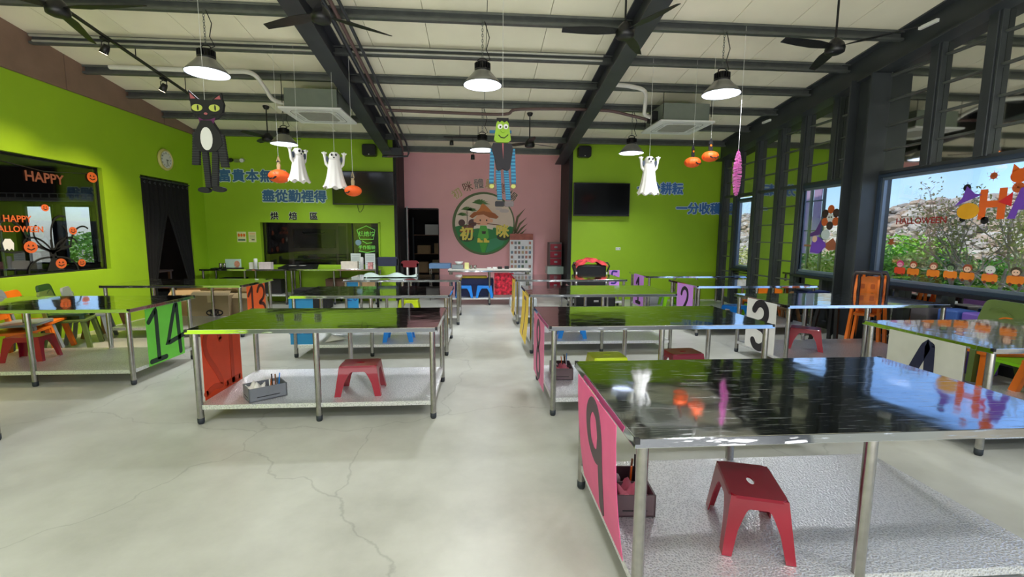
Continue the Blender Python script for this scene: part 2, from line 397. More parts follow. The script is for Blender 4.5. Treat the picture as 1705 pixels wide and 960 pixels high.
# panel slab pieces with window openings left out
def bay(y0, y1, z0, z1=None):
    a = head(y0)+.03 if z1 is None else z1; b = head(y1)+.03 if z1 is None else z1
    MB().add([(6.10,y0,z0),(6.15,y0,z0),(6.15,y1,z0),(6.10,y1,z0),(6.10,y0,a),(6.15,y0,a),(6.15,y1,b),(6.10,y1,b)],
             [(0,3,2,1),(4,5,6,7),(0,1,5,4),(1,2,6,5),(2,3,7,6),(3,0,4,7)]).build('panel', MIRR, wr)
    for z in (.4, .76, 1.12, 1.48, 1.84, 2.19, 2.54, 2.89, 3.24, 3.6, 3.96):
        if z0+.05 < z < min(a, b)-.08: MB().box(6.065, 6.105, y0, y1, z-.012, z+.012).build('rail', PURL, wr)
bay(10.3, 11.0, 0)
bay(9.55, 10.3, 2.5); bay(9.55, 10.3, 0, .86)
bay(8.82, 9.55, 0); bay(8.17, 8.82, 0)
bay(7.43, 8.17, 2.56); bay(6.9, 7.43, 2.56)
for a, b in zip([1.0,1.7,2.4,3.1,3.8,4.46,5.13,5.8],[1.7,2.4,3.1,3.8,4.46,5.13,5.8,6.5]): bay(a, b, 2.56)
for a, b in ((7.45, 8.17), (6.9, 7.45), (6.0, 6.5), (5.4, 6.0), (4.7, 5.4), (3.5, 4.7)):
    MB().box(6.12, 6.15, a, b, .1, .84).build('panel', MIRR, wr); MB().box(6.05, 6.12, a, b, .6, .63).build('rail', PURL, wr)
struct('wall_right_upper', MB().box(6.06, 6.16, -5, 1.0, 2.5, 5.5), FRAMEM)
# columns
col = struct('column', MB().box(5.78, 6.12, 6.5, 6.53, 0, 4.0).box(5.78, 6.12, 6.87, 6.9, 0, 4.0).box(5.93, 5.95, 6.53, 6.87, 0, 4.0).box(6.12, 6.2, 6.44, 6.96, 0, 4), FRAMEM)
struct('column', MB().box(5.98, 6.16, 3.95, 4.22, 0, 4.4), FRAMEM)
WF = mat('window_frame_blue_grey', (58, 72, 92), .35, .3, var=.08)
def window(name, y0, y1, z0, z1, sub=None):
    t = .05
    f = MB().box(6.03, 6.14, y0, y0+t, z0, z1).box(6.03, 6.14, y1-t, y1, z0, z1).box(6.03, 6.14, y0+t, y1-t, z0, z0+t).box(6.03, 6.14, y0+t, y1-t, z1-t, z1)
    o = struct(name, f, WF, bevel=.004, seg=1)
    s = .035
    MB().box(6.06, 6.11, y0+t, y0+t+s, z0+t, z1-t).box(6.06, 6.11, y1-t-s, y1-t, z0+t, z1-t).box(6.06, 6.11, y0+t+s, y1-t-s, z0+t, z0+t+s).box(6.06, 6.11, y0+t+s, y1-t-s, z1-t-s, z1-t).build('sash', mat('sash_grey', (120, 132, 150), .35, .4), o)
    MB().box(6.082, 6.088, y0+t+s, y1-t-s, z0+t+s, z1-t-s).build('pane', GLASS, o)
    MB().box(5.97, 6.12, y0-.02, y1+.02, z0-.05, z0).build('sill', mat('sill_dark', (32, 34, 42), .35, .2), o)
    return o
window('window_1', 4.22, 6.5, .9, 2.53)
window('window_2', 6.9, 8.17, .9, 2.53)
window('window_3', 9.62, 10.24, .86, 2.46)
window('window_4', .6, 3.95, .9, 2.53)
window('window_5', -4.6, .5, .9, 2.53)

# ------------------------------------------------------------------ doors and openings
FR = BLACK
d1 = struct('door_1', MB().box(-1.93, -1.86, YP-.02, YP+.1, 0, 2.3).box(-1.06, -1.04, YP-.02, YP+.1, 0, 2.28).box(-1.86, -1.06, YP-.02, YP+.1, 2.26, 2.29), FR)
MB().box(-1.875, -1.845, YP-.06, YP-.03, 0, 2.33).build('door_frame', mat('pale_metal', (190, 190, 190), .35, .5), d1)
st = struct('wall_storage', MB().box(-2.6, -.3, 14.5, 14.6, 0, 3).box(-2.6, -2.5, 12.3, 14.6, 0, 3).box(-.35, -.25, 12.3, 14.6, 0, 3).box(-2.6, -.2, 12.3, 14.6, 2.9, 3).box(-2.6, -.2, 12.3, 14.6, -.1, 0), mat('storage_dark', (44, 38, 36), .7))
sh = thing('storage_shelf', 'dark storage shelves just inside the open doorway of the pink wall', 'shelf', (-1.4, 13.6, 0))
for z in (.5, 1.05, 1.6): MB().box(-.5, .5, -.2, .2, z-.02, z).build('shelf_board', WOOD, sh)
for sx in (-.5, .5): MB().box(sx-.02, sx+.02, -.2, .2, 0, 2.1).build('side_panel', FRAMEM, sh)
for i, (x, z, w_, h_, m_) in enumerate(((-1.65, .5, .34, .3, CARD), (-1.2, .5, .32, .36, CARDL), (-1.6, 1.05, .38, .24, CARD), (-1.15, 1.05, .3, .3, CARD), (-1.35, 1.6, .42, .3, PAPER))):
    o = MB().box(-w_/2, w_/2, -.16, .16, 0, h_).build('storage_box', m_, loc=(x, 13.6, z))
    tag(o, ['brown carton, left one on the lowest storage shelf', 'pale carton, right one on the lowest storage shelf', 'wide low carton, left one on the middle storage shelf', 'square carton, right one on the middle storage shelf', 'white carton alone on the top storage shelf'][i], 'box')

# baking room behind the back left opening
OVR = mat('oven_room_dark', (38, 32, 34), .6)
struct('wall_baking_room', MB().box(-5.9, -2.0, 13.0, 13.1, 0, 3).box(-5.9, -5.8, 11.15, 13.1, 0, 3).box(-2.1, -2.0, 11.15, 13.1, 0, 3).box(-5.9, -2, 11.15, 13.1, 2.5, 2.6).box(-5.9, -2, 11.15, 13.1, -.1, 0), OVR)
OVM = mat('oven_steel', (96, 82, 84), .35, .6, var=.15)
ov = thing('deck_oven', 'large dark deck oven with two wide doors behind the glass', 'oven', (-4.1, 12.2, 0))
MB().box(-.75, .75, -.3, .5, .5, 1.9).build('body', OVM, ov, bevel=.01)
for z in (.62, 1.25):
    d = MB().box(-.6, .45, -.34, -.3, z, z+.48).build('oven_door', mat('oven_glass', (30, 24, 28), .15), ov)
    MB().tube([(-.35, -.37, z+.4), (-.3, -.4, z+.36), (.15, -.4, z+.36), (.2, -.37, z+.4)], .014).build('handle', DARK, d)
MB().box(.52, .7, -.33, -.3, .6, 1.8).build('control_panel', DARK, ov)
pf = thing('proofing_cabinet', 'tall dark steel cabinet with two doors right of the deck oven', 'cabinet', (-2.75, 12.2, 0))
MB().box(-.45, .45, -.3, .4, 0, 1.95).build('body', OVM, pf)
for z in (.15, 1.0): MB().box(-.4, .4, -.33, -.3, z, z+.8).build('cabinet_door', mat('cab_door', (66, 70, 62), .35, .5), pf)
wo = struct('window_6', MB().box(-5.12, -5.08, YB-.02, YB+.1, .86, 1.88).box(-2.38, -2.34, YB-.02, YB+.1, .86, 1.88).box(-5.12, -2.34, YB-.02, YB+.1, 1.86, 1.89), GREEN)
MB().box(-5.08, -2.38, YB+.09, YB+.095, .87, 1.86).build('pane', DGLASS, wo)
MB().box(-3.02, -3.0, YB+.07, YB+.11, .87, 1.86).build('window_frame', BLACK, wo)
GL2 = mat('green_line_sticker_glow', (120, 205, 90), .5, emit=.15)  # emission added so the sticker lines glow faintly
stk = thing('window_sticker', 'green line drawn shop sticker with writing on the baking room glass', 'sticker', (-2.68, YB+.085, 1.5))
MB().stroke([(-.22,.2),(0,.3),(.2,.2),(.16,-.02),(-.16,-.02)], .014, -.004, 0, closed=True).build('outline', GL2, stk)
text('烘焙坊', .13, GL2, stk, (-.0, -.002, .1), .001, .001)
MB().stroke([(-.18,-.3),(0,-.34),(.18,-.3)], .02, -.004, 0).build('swoosh', GL2, stk)
text('手作體驗', .1, GL2, stk, (.0, -.002, -.22), .001, .001)
MB().prism(circ(-.2,-.1,.07,14), -.003, 0).build('dot', mat('pale_blue', (130, 160, 180), .5), stk)
MB().stroke([(-.1,-.06),(0,-.12),(.12,-.1)], .016, -.004, 0).build('smile', GL2, stk)

# side room behind the left opening
SR = mat('side_room_wall', (84, 66, 62), .7)
SRW = [(-12.04, -11.3, .75, 2.33), (-11.1, -10.34, .75, 2.33)]
wall_y('wall_side_room', -14, -6.45, 13.0, 13.1, 0, 3.3, SR, SRW)
struct('wall_side_room_outer', MB().box(-14.1, -14, 2, 13.1, 0, 3.3).box(-14, -6.45, 1.9, 2, 0, 3.3), SR)
struct('ceiling_side_room', MB().box(-14, -6.5, 2, 13, 3.3, 3.4), mat('side_ceiling', (150, 146, 136), .7))
struct('floor_side_room', MB().box(-14, -6.45, 2, 14.5, -.1, 0), FLOOR)
for i, (a, b, c_, d_) in enumerate(SRW):
    o = struct('window_%d' % (7+i), MB().box(a, a+.05, 12.97, 13.05, c_, d_).box(b-.05, b, 12.97, 13.05, c_, d_).box(a, b, 12.97, 13.05, d_-.05, d_).box(a, b, 12.97, 13.05, c_, c_+.05), BLACK)
    MB().box(a+.05, b-.05, 13.0, 13.005, c_+.05, d_-.05).build('pane', GLASS, o)
ac2 = thing('wall_air_conditioner', 'long white split air conditioner above the side room windows', 'air conditioner', (-11.55, 12.85, 2.5))
MB().box(-1.3, 1.3, -.1, .12, -.09, .12).build('body', WHITE, ac2, bevel=.02)
for k in range(12): MB().box(-1.22+k*.205, -1.22+k*.205+.17, -.108, -.1, .0, .09).build('slot', mat('slot_dark', (90, 80, 74), .6), ac2)
wb = MB().box(-.42, .42, -.015, .015, 0, .62).build('white_board', WHITE, loc=(-9.8, 12.9, .82)); tag(wb, 'plain white board right of the bright side room windows', 'board')
po = MB().tube([(0,0,0),(0,0,2.4)], .025).build('white_pole', WHITE, loc=(-11.9, 12.2, 0)); tag(po, 'white upright pole in front of the side room window', 'pole')
MB_ = MB().box(-.6, .6, -.03, .03, 0, 2.6); bl = MB_.build('blue_shutter', mat('blue_shutter', (40, 110, 170), .5), loc=(-10.3, 15.2, 0)); tag(bl, 'blue slatted shutter outside the side room window', 'shutter')
sb = thing('a_frame_sign', 'white leaning sign board outside the side room window', 'sign', (-10.95, 14.3, 0))
MB().prism([(-.1,1.5),(.08,1.5),(.3,.3),(-.3,.3)], -.02, .02).build('board', WHITE, sb)
MB().bar((-.25,0,0),(-.2,0,.35),.03).bar((.25,0,0),(.2,0,.35),.03).build('leg', DARK, sb)

# window glass in left opening with stickers
w9 = struct('window_9', MB().box(-6.42, -6.37, 8.17, 8.2, .98, 2.67).box(-6.42, -6.37, 3.5, 8.2, .98, 1.0).box(-6.42, -6.37, 3.5, 8.2, 2.65, 2.67), BLACK)
MB().box(-6.385, -6.38, 3.5, 8.16, 1.01, 2.63).build('pane', DGLASS, w9)
ts = thing('tree_sticker', 'black curly branched tree sticker on the left wall glass', 'sticker', (-6.375, 7.25, 1.02), FX)
BST = mat('black_sticker', (14, 14, 14), .6)
m_ = MB()
def curl(x, z, d, s=1, n=14, turn=1.2):
    pts = []; a = R(d)
    for k in range(n):
        pts.append((x, z)); a += s*.06+s*.045*k*turn*.3; x += math.cos(a)*.055*(1-k/n*.6); z += math.sin(a)*.055*(1-k/n*.6)
    return pts
m_.prism([(-.12,0),(-.05,.16),(-.06,.3),(.04,.3),(.06,.16),(.16,0)], -.003, 0)
for (x, z, d, s) in ((0,.28,160,-1),(0,.28,120,1),(0,.28,60,-1),(0,.28,20,1),(-.02,.2,175,1),(.02,.2,5,-1),(-.35,.42,100,1),(.3,.36,80,-1),(-.45,.3,190,-1),(0,.45,95,-1)):
    m_.stroke(curl(x, z, d, s), .026, -.003, 0)
m_.stroke([(0,.28),(-.2,.36),(-.35,.42)], .04, -.003, 0); m_.stroke([(0,.28),(.15,.33),(.3,.36)], .04, -.003, 0); m_.stroke([(0,.25),(-.01,.45)], .04, -.003, 0)
q = m_.build('tree_print', BST, ts); q['kind'] = 'stuff'
OST = mat('orange_sticker', (206, 96, 44), .5)
def pumpkin_sticker(y, z, r, i):
    t = thing('pumpkin_sticker', i, 'sticker', (-6.372, y, z), FX, 'pumpkin stickers on the left glass')
    MB().prism(circ(0,0,r,18,r*.85), -.003, 0).build('body', OST, t)
    f = MB(); f.prism([(-r*.5,r*.1),(-r*.15,r*.1),(-r*.32,r*.4)], -.005, -.003); f.prism([(r*.5,r*.1),(r*.15,r*.1),(r*.32,r*.4)], -.005, -.003)
    f.stroke([(-r*.5,-r*.2),(0,-r*.42),(r*.5,-r*.2)], r*.16, -.005, -.003); f.build('carved_face', BST, t)
pumpkin_sticker(7.72, 1.11, .07, 'pumpkin face sticker low on the left glass, furthest right of the row')
pumpkin_sticker(7.36, 1.12, .09, 'pumpkin face sticker at the foot of the black tree')
pumpkin_sticker(6.92, 1.38, .10, 'pumpkin face sticker left of the white pole')
pumpkin_sticker(8.08, 2.5, .10, 'small orange sticker in the top corner of the left glass')
pumpkin_sticker(7.2, 1.95, .06, 'orange sticker high beside the black tree crown')
pumpkin_sticker(7.62, 1.62, .07, 'small pumpkin sticker hanging from the black tree')
gs = thing('ghost_sticker', 'little white ghost sticker at the lower left glass', 'sticker', (-6.372, 6.62, 1.42), FX)
MB().prism([(-.06,-.08),(-.03,-.05),(0,-.08),(.03,-.05),(.06,-.08),(.07,.02),(.03,.08),(-.04,.08),(-.08,.02)], -.003, 0).build('body', WHITE, gs)
hs = thing('halloween_sticker', 'orange lettering sticker on the lower left glass', 'sticker', (-6.372, 6.78, 1.7), FX)
text('HAPPY', .13, OST, hs, (0,0,.07), .002, .002); text('HALLOWEEN', .12, OST, hs, (0,0,-.07), .002, .002)
gar = thing('letter_garland', 'dim orange letter garland across the top of the left glass', 'garland', (-6.372, 7.25, 2.38), FX)
text('HAPPY', .2, mat('dim_orange', (104, 56, 40), .6), gar, (0,0,0), .002, .004)
MB().stroke([(-.6,.16),(0,.1),(.75,.17)], .01, -.002, 0).build('string', BST, gar)

# black curtains in the left doorway
CURT = mat('black_curtain', (12, 12, 13), .9, var=.15, scale=20)
def curtain(y0, y1, tie, sgn, label):
    t = thing('doorway_curtain', label, 'curtain', (-6.33, 0, 0), 0, 'black doorway curtains')
    nu, nv = 36, 16; vs = []
    for j in range(nv+1):
        v = j/nv; z = 2.66-2.6*v
        pinch = 0
        if v > .25: pinch = min(1, (v-.25)/.55)
        for i in range(nu+1):
            u = i/nu; fa = y0; fb = y1
            if sgn > 0: fb = y1-(y1-tie)*pinch
            else: fa = y0+(tie-y0)*pinch
            y = fa+(fb-fa)*u; vs.append((.025*math.sin(u*nu*.95)+.012*math.sin(u*9+v*5), y, z))
    MB().add(vs, [(j*(nu+1)+i, j*(nu+1)+i+1, (j+1)*(nu+1)+i+1, (j+1)*(nu+1)+i) for j in range(nv) for i in range(nu)], True).build('drape', CURT, t)
    n = 5
    for k in range(n):
        yy = y0+(y1-y0)*(k+.5)/n
        MB().tube([(.03,yy-.02,2.56),(.045,yy,2.585),(.03,yy+.02,2.56),(.045,yy,2.535),(.03,yy-.02,2.56)], .006, 6).build('eyelet', FRAMEM, t)
curtain(9.08, 9.78, 9.28, 1, 'black curtain gathered to the near side of the left doorway')
curtain(9.76, 10.47, 10.28, -1, 'black curtain gathered to the far side of the left doorway')
rd = MB().tube([(-6.31, 9.04, 2.63), (-6.31, 10.5, 2.63)], .016).build('curtain_rod', FRAMEM); tag(rd, 'black rod carrying the two doorway curtains', 'rod')
tb = thing('side_table', 'brown table seen between the black curtains', 'table', (-7.6, 10.6, 0))
MB().box(-.5, .5, -.4, .4, .72, .76).build('tabletop', WOOD, tb)
for sx in (-.45, .45):
    for sy in (-.35, .35): MB().bar((sx, sy, 0), (sx, sy, .72), .05).build('leg', WOOD, tb)
pj = MB().prism([(-.2,0),(.25,0),(.2,.5),(-.1,.6)], -.01, .01).build('notice_sheet', CARDL, loc=(-7.5, 10.5, .8), rotz=R(60)); tag(pj, 'beige notice sheet leaning in the curtain gap', 'sheet')
jr = MB().lathe([(0,0),(.08,0),(.09,.1),(.05,.2),(0,.2)]).build('orange_jar', ORANGE, loc=(-7.25, 10.3, .76)); tag(jr, 'orange jar on the brown table behind the curtain', 'jar')

# ------------------------------------------------------------------ exterior
GR = mat('dry_ground', (150, 140, 105), .9, var=.2, scale=1)
struct('ground_outside', MB().box(6.2, 40, -30, 60, -.3, -.05).box(-40, -6.5, 13.1, 60, -.3, -.05), GR)
def hz(x): return 0 if x < 9.6 else min(3.0, .2+(x-9.6)*.68)
nx, ny = 16, 40; vs = []
for i in range(nx+1):
    for j in range(ny+1):
        x = 9.3+i*.55; y = -6+j*1.3; vs.append((x, y, min(hz(x), 2.35+.25*math.sin(y*.7)+.1*math.sin(y*2.1))-.1))
struct('slope_outside', MB().add(vs, [(i*(ny+1)+j, (i+1)*(ny+1)+j, (i+1)*(ny+1)+j+1, i*(ny+1)+j+1) for i in range(nx) for j in range(ny)]), mat('slope_earth', (150, 138, 112), .95, var=.25, scale=2))
def rock(mb, x, y, z, r):
    ph = [random.uniform(.75, 1.2) for _ in range(12)]
    t = (1+5**.5)/2; V = [(-1,t,0),(1,t,0),(-1,-t,0),(1,-t,0),(0,-1,t),(0,1,t),(0,-1,-t),(0,1,-t),(t,0,-1),(t,0,1),(-t,0,-1),(-t,0,1)]
    F = [(0,11,5),(0,5,1),(0,1,7),(0,7,10),(0,10,11),(1,5,9),(5,11,4),(11,10,2),(10,7,6),(7,1,8),(3,9,4),(3,4,2),(3,2,6),(3,6,8),(3,8,9),(4,9,5),(2,4,11),(6,2,10),(8,6,7),(9,8,1)]
    ca, sa = math.cos(x*9+y*5), math.sin(x*9+y*5)
    mb.add([(x+(a*ca-b*sa)*r*p/1.9, y+(a*sa+b*ca)*r*p*1.15/1.9, z+c*r*p*.7/1.9) for (a,b,c), p in zip(V, ph)], F)
for k, (c0, nm) in enumerate((((186, 176, 158), 'stone_pale'), ((150, 140, 126), 'stone_grey'), ((172, 150, 124), 'stone_tan'))):
    mb = MB()
    for i in range(2100):
        y = random.uniform(3, 30); x = random.uniform(9.6, 13.6)
        rock(mb, x, y, min(hz(x), 2.35+.25*math.sin(y*.7)+.1*math.sin(y*2.1))+random.uniform(-.05, .1), random.uniform(.07, .21))
    o = mb.build('rubble_stone', mat(nm, c0, .9, var=.25, scale=3)); tag(o, ['pale stones of the rubble slope outside the windows', 'grey stones of the rubble slope outside the windows', 'tan stones of the rubble slope outside the windows'][k], 'stone', kind='stuff')
def leafball(mb, cx, cy, cz, rx, ry, rz, n, s):
    for i in range(n):
        th = random.uniform(0, 2*math.pi); u = random.uniform(-1, 1); q = random.uniform(.55, 1)
        p = Vector((cx+rx*q*math.sqrt(1-u*u)*math.cos(th), cy+ry*q*math.sqrt(1-u*u)*math.sin(th), max(.02, cz+rz*q*u)))
        a = Vector((random.gauss(0,1), random.gauss(0,1), random.gauss(0,.5))).normalized()*s*random.uniform(.6,1.3)
        b = a.cross(Vector((random.gauss(0,1), random.gauss(0,1), random.gauss(0,1)))).normalized()*s*.45
        mb.add([p-a, p+b, p+a, p-b], [(0,1,2,3)])
LEAF1 = mat('leaf_bright', (140, 196, 52), .55, var=.3, scale=3); LEAF2 = mat('leaf_mid', (104, 160, 52), .55, var=.3, scale=3)
LEAF3 = mat('leaf_dry', (196, 196, 124), .6, var=.25, scale=3); BARK = mat('bark_pale', (186, 168, 142), .8, var=.2, scale=10)
BL = ['bright green bush low outside the big window', 'leafy green bush behind the white tarp', 'wide green bush below the tree outside', 'green bush at the left edge of the big window', 'mid green bush outside the second window', 'yellowish bush by the column outside the second window', 'dry bush outside the narrow window', 'far green bush beyond the narrow window', 'green bush right of the tree outside', 'dense bush against the rubble slope']
for i, (x, y, z, rx, ry, rz, n, m_) in enumerate(((8.8,8.7,.55,.9,1.0,.75,1300,LEAF1),(8.7,7.5,.5,.8,.9,.65,1000,LEAF2),(8.9,6.6,.5,.8,.9,.7,1000,LEAF1),(8.8,9.9,.5,.8,.9,.75,1000,LEAF2),
        (8.6,11.2,.45,.8,1.1,.7,1200,LEAF2),(8.3,10.2,.4,.6,.8,.6,800,LEAF3),(8.8,14.2,.4,.8,1.2,.7,800,LEAF3),(9.0,16.4,.4,.8,1.3,.7,700,LEAF2),(8.9,5.5,.5,.8,1,.7,900,LEAF2),(9.6,9.4,.9,.7,1.3,.6,1000,LEAF1))):
    t = thing('leafy_bush', BL[i], 'bush', (x, y, 0), 0, 'bushes outside the window wall')
    mb = MB()
    for k in range(6):
        a = k*1.05; mb.tube([(0,0,0),(math.cos(a)*rx*.5, math.sin(a)*ry*.5, z+rz*.3)], .02, 5)
    mb.build('stem', BARK, t)
    mb = MB(); leafball(mb, 0, 0, z+.12, rx, ry, rz+.08, int(n*1.9), .06); o = mb.build('foliage', m_, t); o['kind'] = 'stuff'
tr = thing('young_tree', 'thin pale multi-stemmed tree with sparse leaves outside the big window', 'tree', (8.0, 6.45, 0))
mb = MB(); tips = []
def branch(p, d, ln, r, lv):
    pts = [p]; 
    for k in range(4):
        d = (d+Vector((random.gauss(0,.1), random.gauss(0,.1), random.gauss(0,.06)))).normalized(); p = p+d*ln/4; pts.append(p)
    mb.tube(pts, r, 6 if lv < 2 else 4, r1=r*.6); 
    if lv >= 2: tips.extend(pts[2:])
    if lv < 4:
        for q in range(3 if lv < 2 else 2):
            branch(pts[random.choice((2,3,4))], (d+Vector((random.gauss(0,.4), random.gauss(0,.45), random.uniform(0,.35)))).normalized(), ln*.68, r*.6, lv+1)
random.seed(11)
for a in (-.6, -.3, 0, .3, .6): branch(Vector((0,a*.15,.1)), Vector((random.uniform(-.15,.15), a, 1)).normalized(), 1.05, .032, 0)
mb.build('branch', BARK, tr)
mb = MB()
for p in tips:
    for k in range(3):
        q = p+Vector([random.gauss(0,.09) for _ in range(3)]); a = Vector([random.gauss(0,1) for _ in range(3)]).normalized()*.03; b = a.cross(Vector((.3,.5,.8))).normalized()*.013
        mb.add([q-a,q+b,q+a,q-b],[(0,1,2,3)])
o = mb.build('foliage', LEAF3, tr); o['kind'] = 'stuff'
random.seed(5)
# white tarp heap
vs = []; nu, nv = 30, 14
for i in range(nu+1):
    for j in range(nv+1):
        u, v = i/nu, j/nv; h = .55*math.sin(v*math.pi)**.6*(.8+.2*math.sin(u*7)); vs.append((7.2+.9*v, 5.2+3.3*u, .25+h*.9+.05*math.sin(u*40+v*7)*math.sin(v*math.pi)))
tp = MB().add(vs, [(i*(nv+1)+j,(i+1)*(nv+1)+j,(i+1)*(nv+1)+j+1,i*(nv+1)+j+1) for i in range(nu) for j in range(nv)], True).build('white_tarp', mat('tarp', (205, 212, 214), .5, var=.06)); tag(tp, 'long wrinkled white tarp heap outside under the big window', 'tarp')
fl = thing('banner_stand', 'outdoor stand of pale purple vertical banners behind the second window', 'banner', (8.0, 10.35, 0))
for y in (-.35, .05, .4): MB().bar((0,y,0),(0,y,2.9),.05).build('pole', FRAMEM, fl)
for y in (-.15, .22): MB().box(-.01, .01, y-.12, y+.12, 1.2, 2.9).build('cloth', mat('lilac_cloth', (200, 170, 205), .7), fl)
for z in (1.75, 2.45): MB().bar((0,-.36,z),(0,.42,z),.03).build('crossbar', FRAMEM, fl)
for i, (x, y) in enumerate(((-11.9, 14.6), (-11.2, 15.4), (-12.6, 15.6))):
    t = thing('leafy_bush', ['bush outside the side room, nearest its window', 'bush between the side room window and blue shutter', 'bush at the far left outside the side room'][i], 'bush', (x, y, 0))
    mb = MB(); mb.tube([(0,0,0),(0,0,.6)], .04); mb.build('stem', BARK, t)
    mb = MB(); leafball(mb, 0, 0, .9, .7, .6, .75, 900, .07); o = mb.build('foliage', LEAF1, t); o['kind'] = 'stuff'

# ------------------------------------------------------------------ worktables
def table(label, x0, y0, L=1.98, W=1.06, h=.81, group='stainless steel worktables', shelfz=.15, mid=True, z_top=None):
    t = thing('worktable', label, 'table', (x0, y0, 0), 0, group)
    e = .007
    MB().add([(-e,-e,h-.036),(L+e,-e,h-.036),(L+e,W+e,h-.036),(-e,W+e,h-.036),(0,0,h),(L,0,h),(L,W,h),(0,W,h)],
             [(0,3,2,1),(4,5,6,7),(0,1,5,4),(1,2,6,5),(2,3,7,6),(3,0,4,7)]).build('tabletop', TOP, t, bevel=.0025, seg=2)
    for cx in (0, L):
        for cy in (0, W):
            MB().box(cx-.004-(.012 if cx else 0), cx+.004+(0 if cx else .012), cy-.004-(.012 if cy else 0), cy+.004+(0 if cy else .012), h-.036, h+.002).build('corner_clip', DARK, t)
    for lx in ((.045, L/2, L-.045) if mid else (.045, L-.045)):
        for ly in (.045, W-.045):
            g = MB().tube([(lx,ly,.02),(lx,ly,h-.034)], .0245, 12).build('leg', LEG, t)
            MB().lathe([(.0,0),(.02,0),(.026,.012),(.0265,.05),(.0,.05)], (lx,ly,0), 12).build('rubber_foot', CAPM, g)
    MB().box(.04, L-.04, .04, W-.04, shelfz, shelfz+.012).box(.04, L-.04, .036, .042, shelfz-.026, shelfz+.012).box(.04, L-.04, W-.042, W-.036, shelfz-.026, shelfz+.012).box(.036, .042, .04, W-.04, shelfz-.026, shelfz+.012).box(L-.042, L-.036, .04, W-.04, shelfz-.026, shelfz+.012).build('shelf', SHELF, t)
    return t
T = {}
T[9] = table('large nearest worktable with a pink 9 sheet and a crimson stool on its shelf', .6, 1.6, 2.02, 1.08)
def tcopy(k, label, x, y, group='stainless steel worktables'): T[k] = dup(T[9], (x, y, 0), 0, label, group)
tcopy(12, 'worktable with an orange 12 sheet, grey crate and crimson stool below', -2.37, 3.75)
tcopy(14, 'worktable with the lime green 14 sheet on its aisle end', -5.6, 4.82)
tcopy(15, 'mostly unseen worktable with one steel leg in front of table 14', -5.66, 2.53)
tcopy(13, 'worktable with an orange 13 sheet standing before cardboard boxes', -5.62, 7.06)
tcopy(11, 'worktable with a blue sheet standing behind the table with orange 12', -2.4, 5.82)
tcopy(10, 'worktable carrying paper, furthest back left of the aisle', -2.34, 7.88)
tcopy(8, 'worktable with a pink 8 sheet and a crate on its shelf', .61, 3.75)
tcopy(7, 'worktable with a yellow sheet, second behind the nearest table', .67, 5.87)
tcopy(6, 'worktable with a yellow sheet, third behind the nearest table', .66, 7.9)
tcopy(3, 'worktable with the white 3 sheet and crimson stool by the windows', 3.53, 4.82)
tcopy(4, 'worktable with the white 4 sheet by the big window', 3.62, 2.83)
tcopy(2, 'worktable with the purple 2 sheet by the window wall', 3.46, 6.82)
tcopy(1, 'worktable with the purple 1 sheet in front of the green back wall', 3.32, 8.55)
table('steel counter under the wall lettering at the left corner', -6.15, 10.38, 1.86, .58, group='counters along the back wall', shelfz=.22)
table('steel counter under the baking room window', -4.25, 10.38, 1.95, .58, group='counters along the back wall', shelfz=.22)
pt = table('narrow table with a white top against the pink wall', -.68, 10.15, 1.86, .6, .80, 'counters along the back wall', .16)
MB().box(-.01, 1.87, -.01, .61, .80, .812).build('white_cover', PAPER, pt, bevel=.003)

# number sheets hung on the table ends
DIG = {'1': [[(.05,.78),(.28,1),(.28,0)], [(.05,0),(.5,0)]],
 '2': [[(.03,.78),(.1,.93),(.27,1),(.44,.92),(.48,.74),(.4,.55),(.2,.3),(.05,.04),(.28,.06),(.52,.02)]],
 '3': [[(.03,.84),(.14,.97),(.3,1),(.44,.9),(.46,.74),(.36,.6),(.14,.5),(.38,.44),(.5,.3),(.46,.12),(.3,.01),(.12,.02),(.03,.12)]],
 '4': [[(.36,1),(.3,.98),(.02,.3),(.02,.26),(.56,.34)], [(.36,1),(.4,0)]],
 '5': [[(.45,1),(.12,1),(.08,.6),(.28,.62),(.45,.48),(.46,.25),(.32,.04),(.05,.04)]],
 '6': [[(.4,1),(.15,.7),(.04,.35),(.12,.08),(.3,0),(.46,.14),(.44,.38),(.28,.46),(.08,.36)]],
 '7': [[(.03,1),(.48,1),(.22,0)]],
 '8': [[(.26,.54),(.1,.66),(.08,.86),(.2,.99),(.36,.97),(.43,.82),(.38,.66),(.26,.54),(.1,.42),(.04,.2),(.14,.03),(.34,.01),(.47,.16),(.43,.4),(.26,.54)]],
 '9': [[(.46,.7),(.4,.55),(.24,.5),(.08,.6),(.06,.84),(.2,.99),(.38,.96),(.46,.8),(.46,.6),(.42,.25),(.36,0)]],
 '0': [[(.26,1),(.08,.8),(.05,.4),(.2,.02),(.38,.1),(.46,.5),(.4,.88),(.26,1)]]}
INK = mat('black_marker', (24, 20, 28), .6, var=.05); INKB = mat('faded_marker', (112, 82, 92), .6)
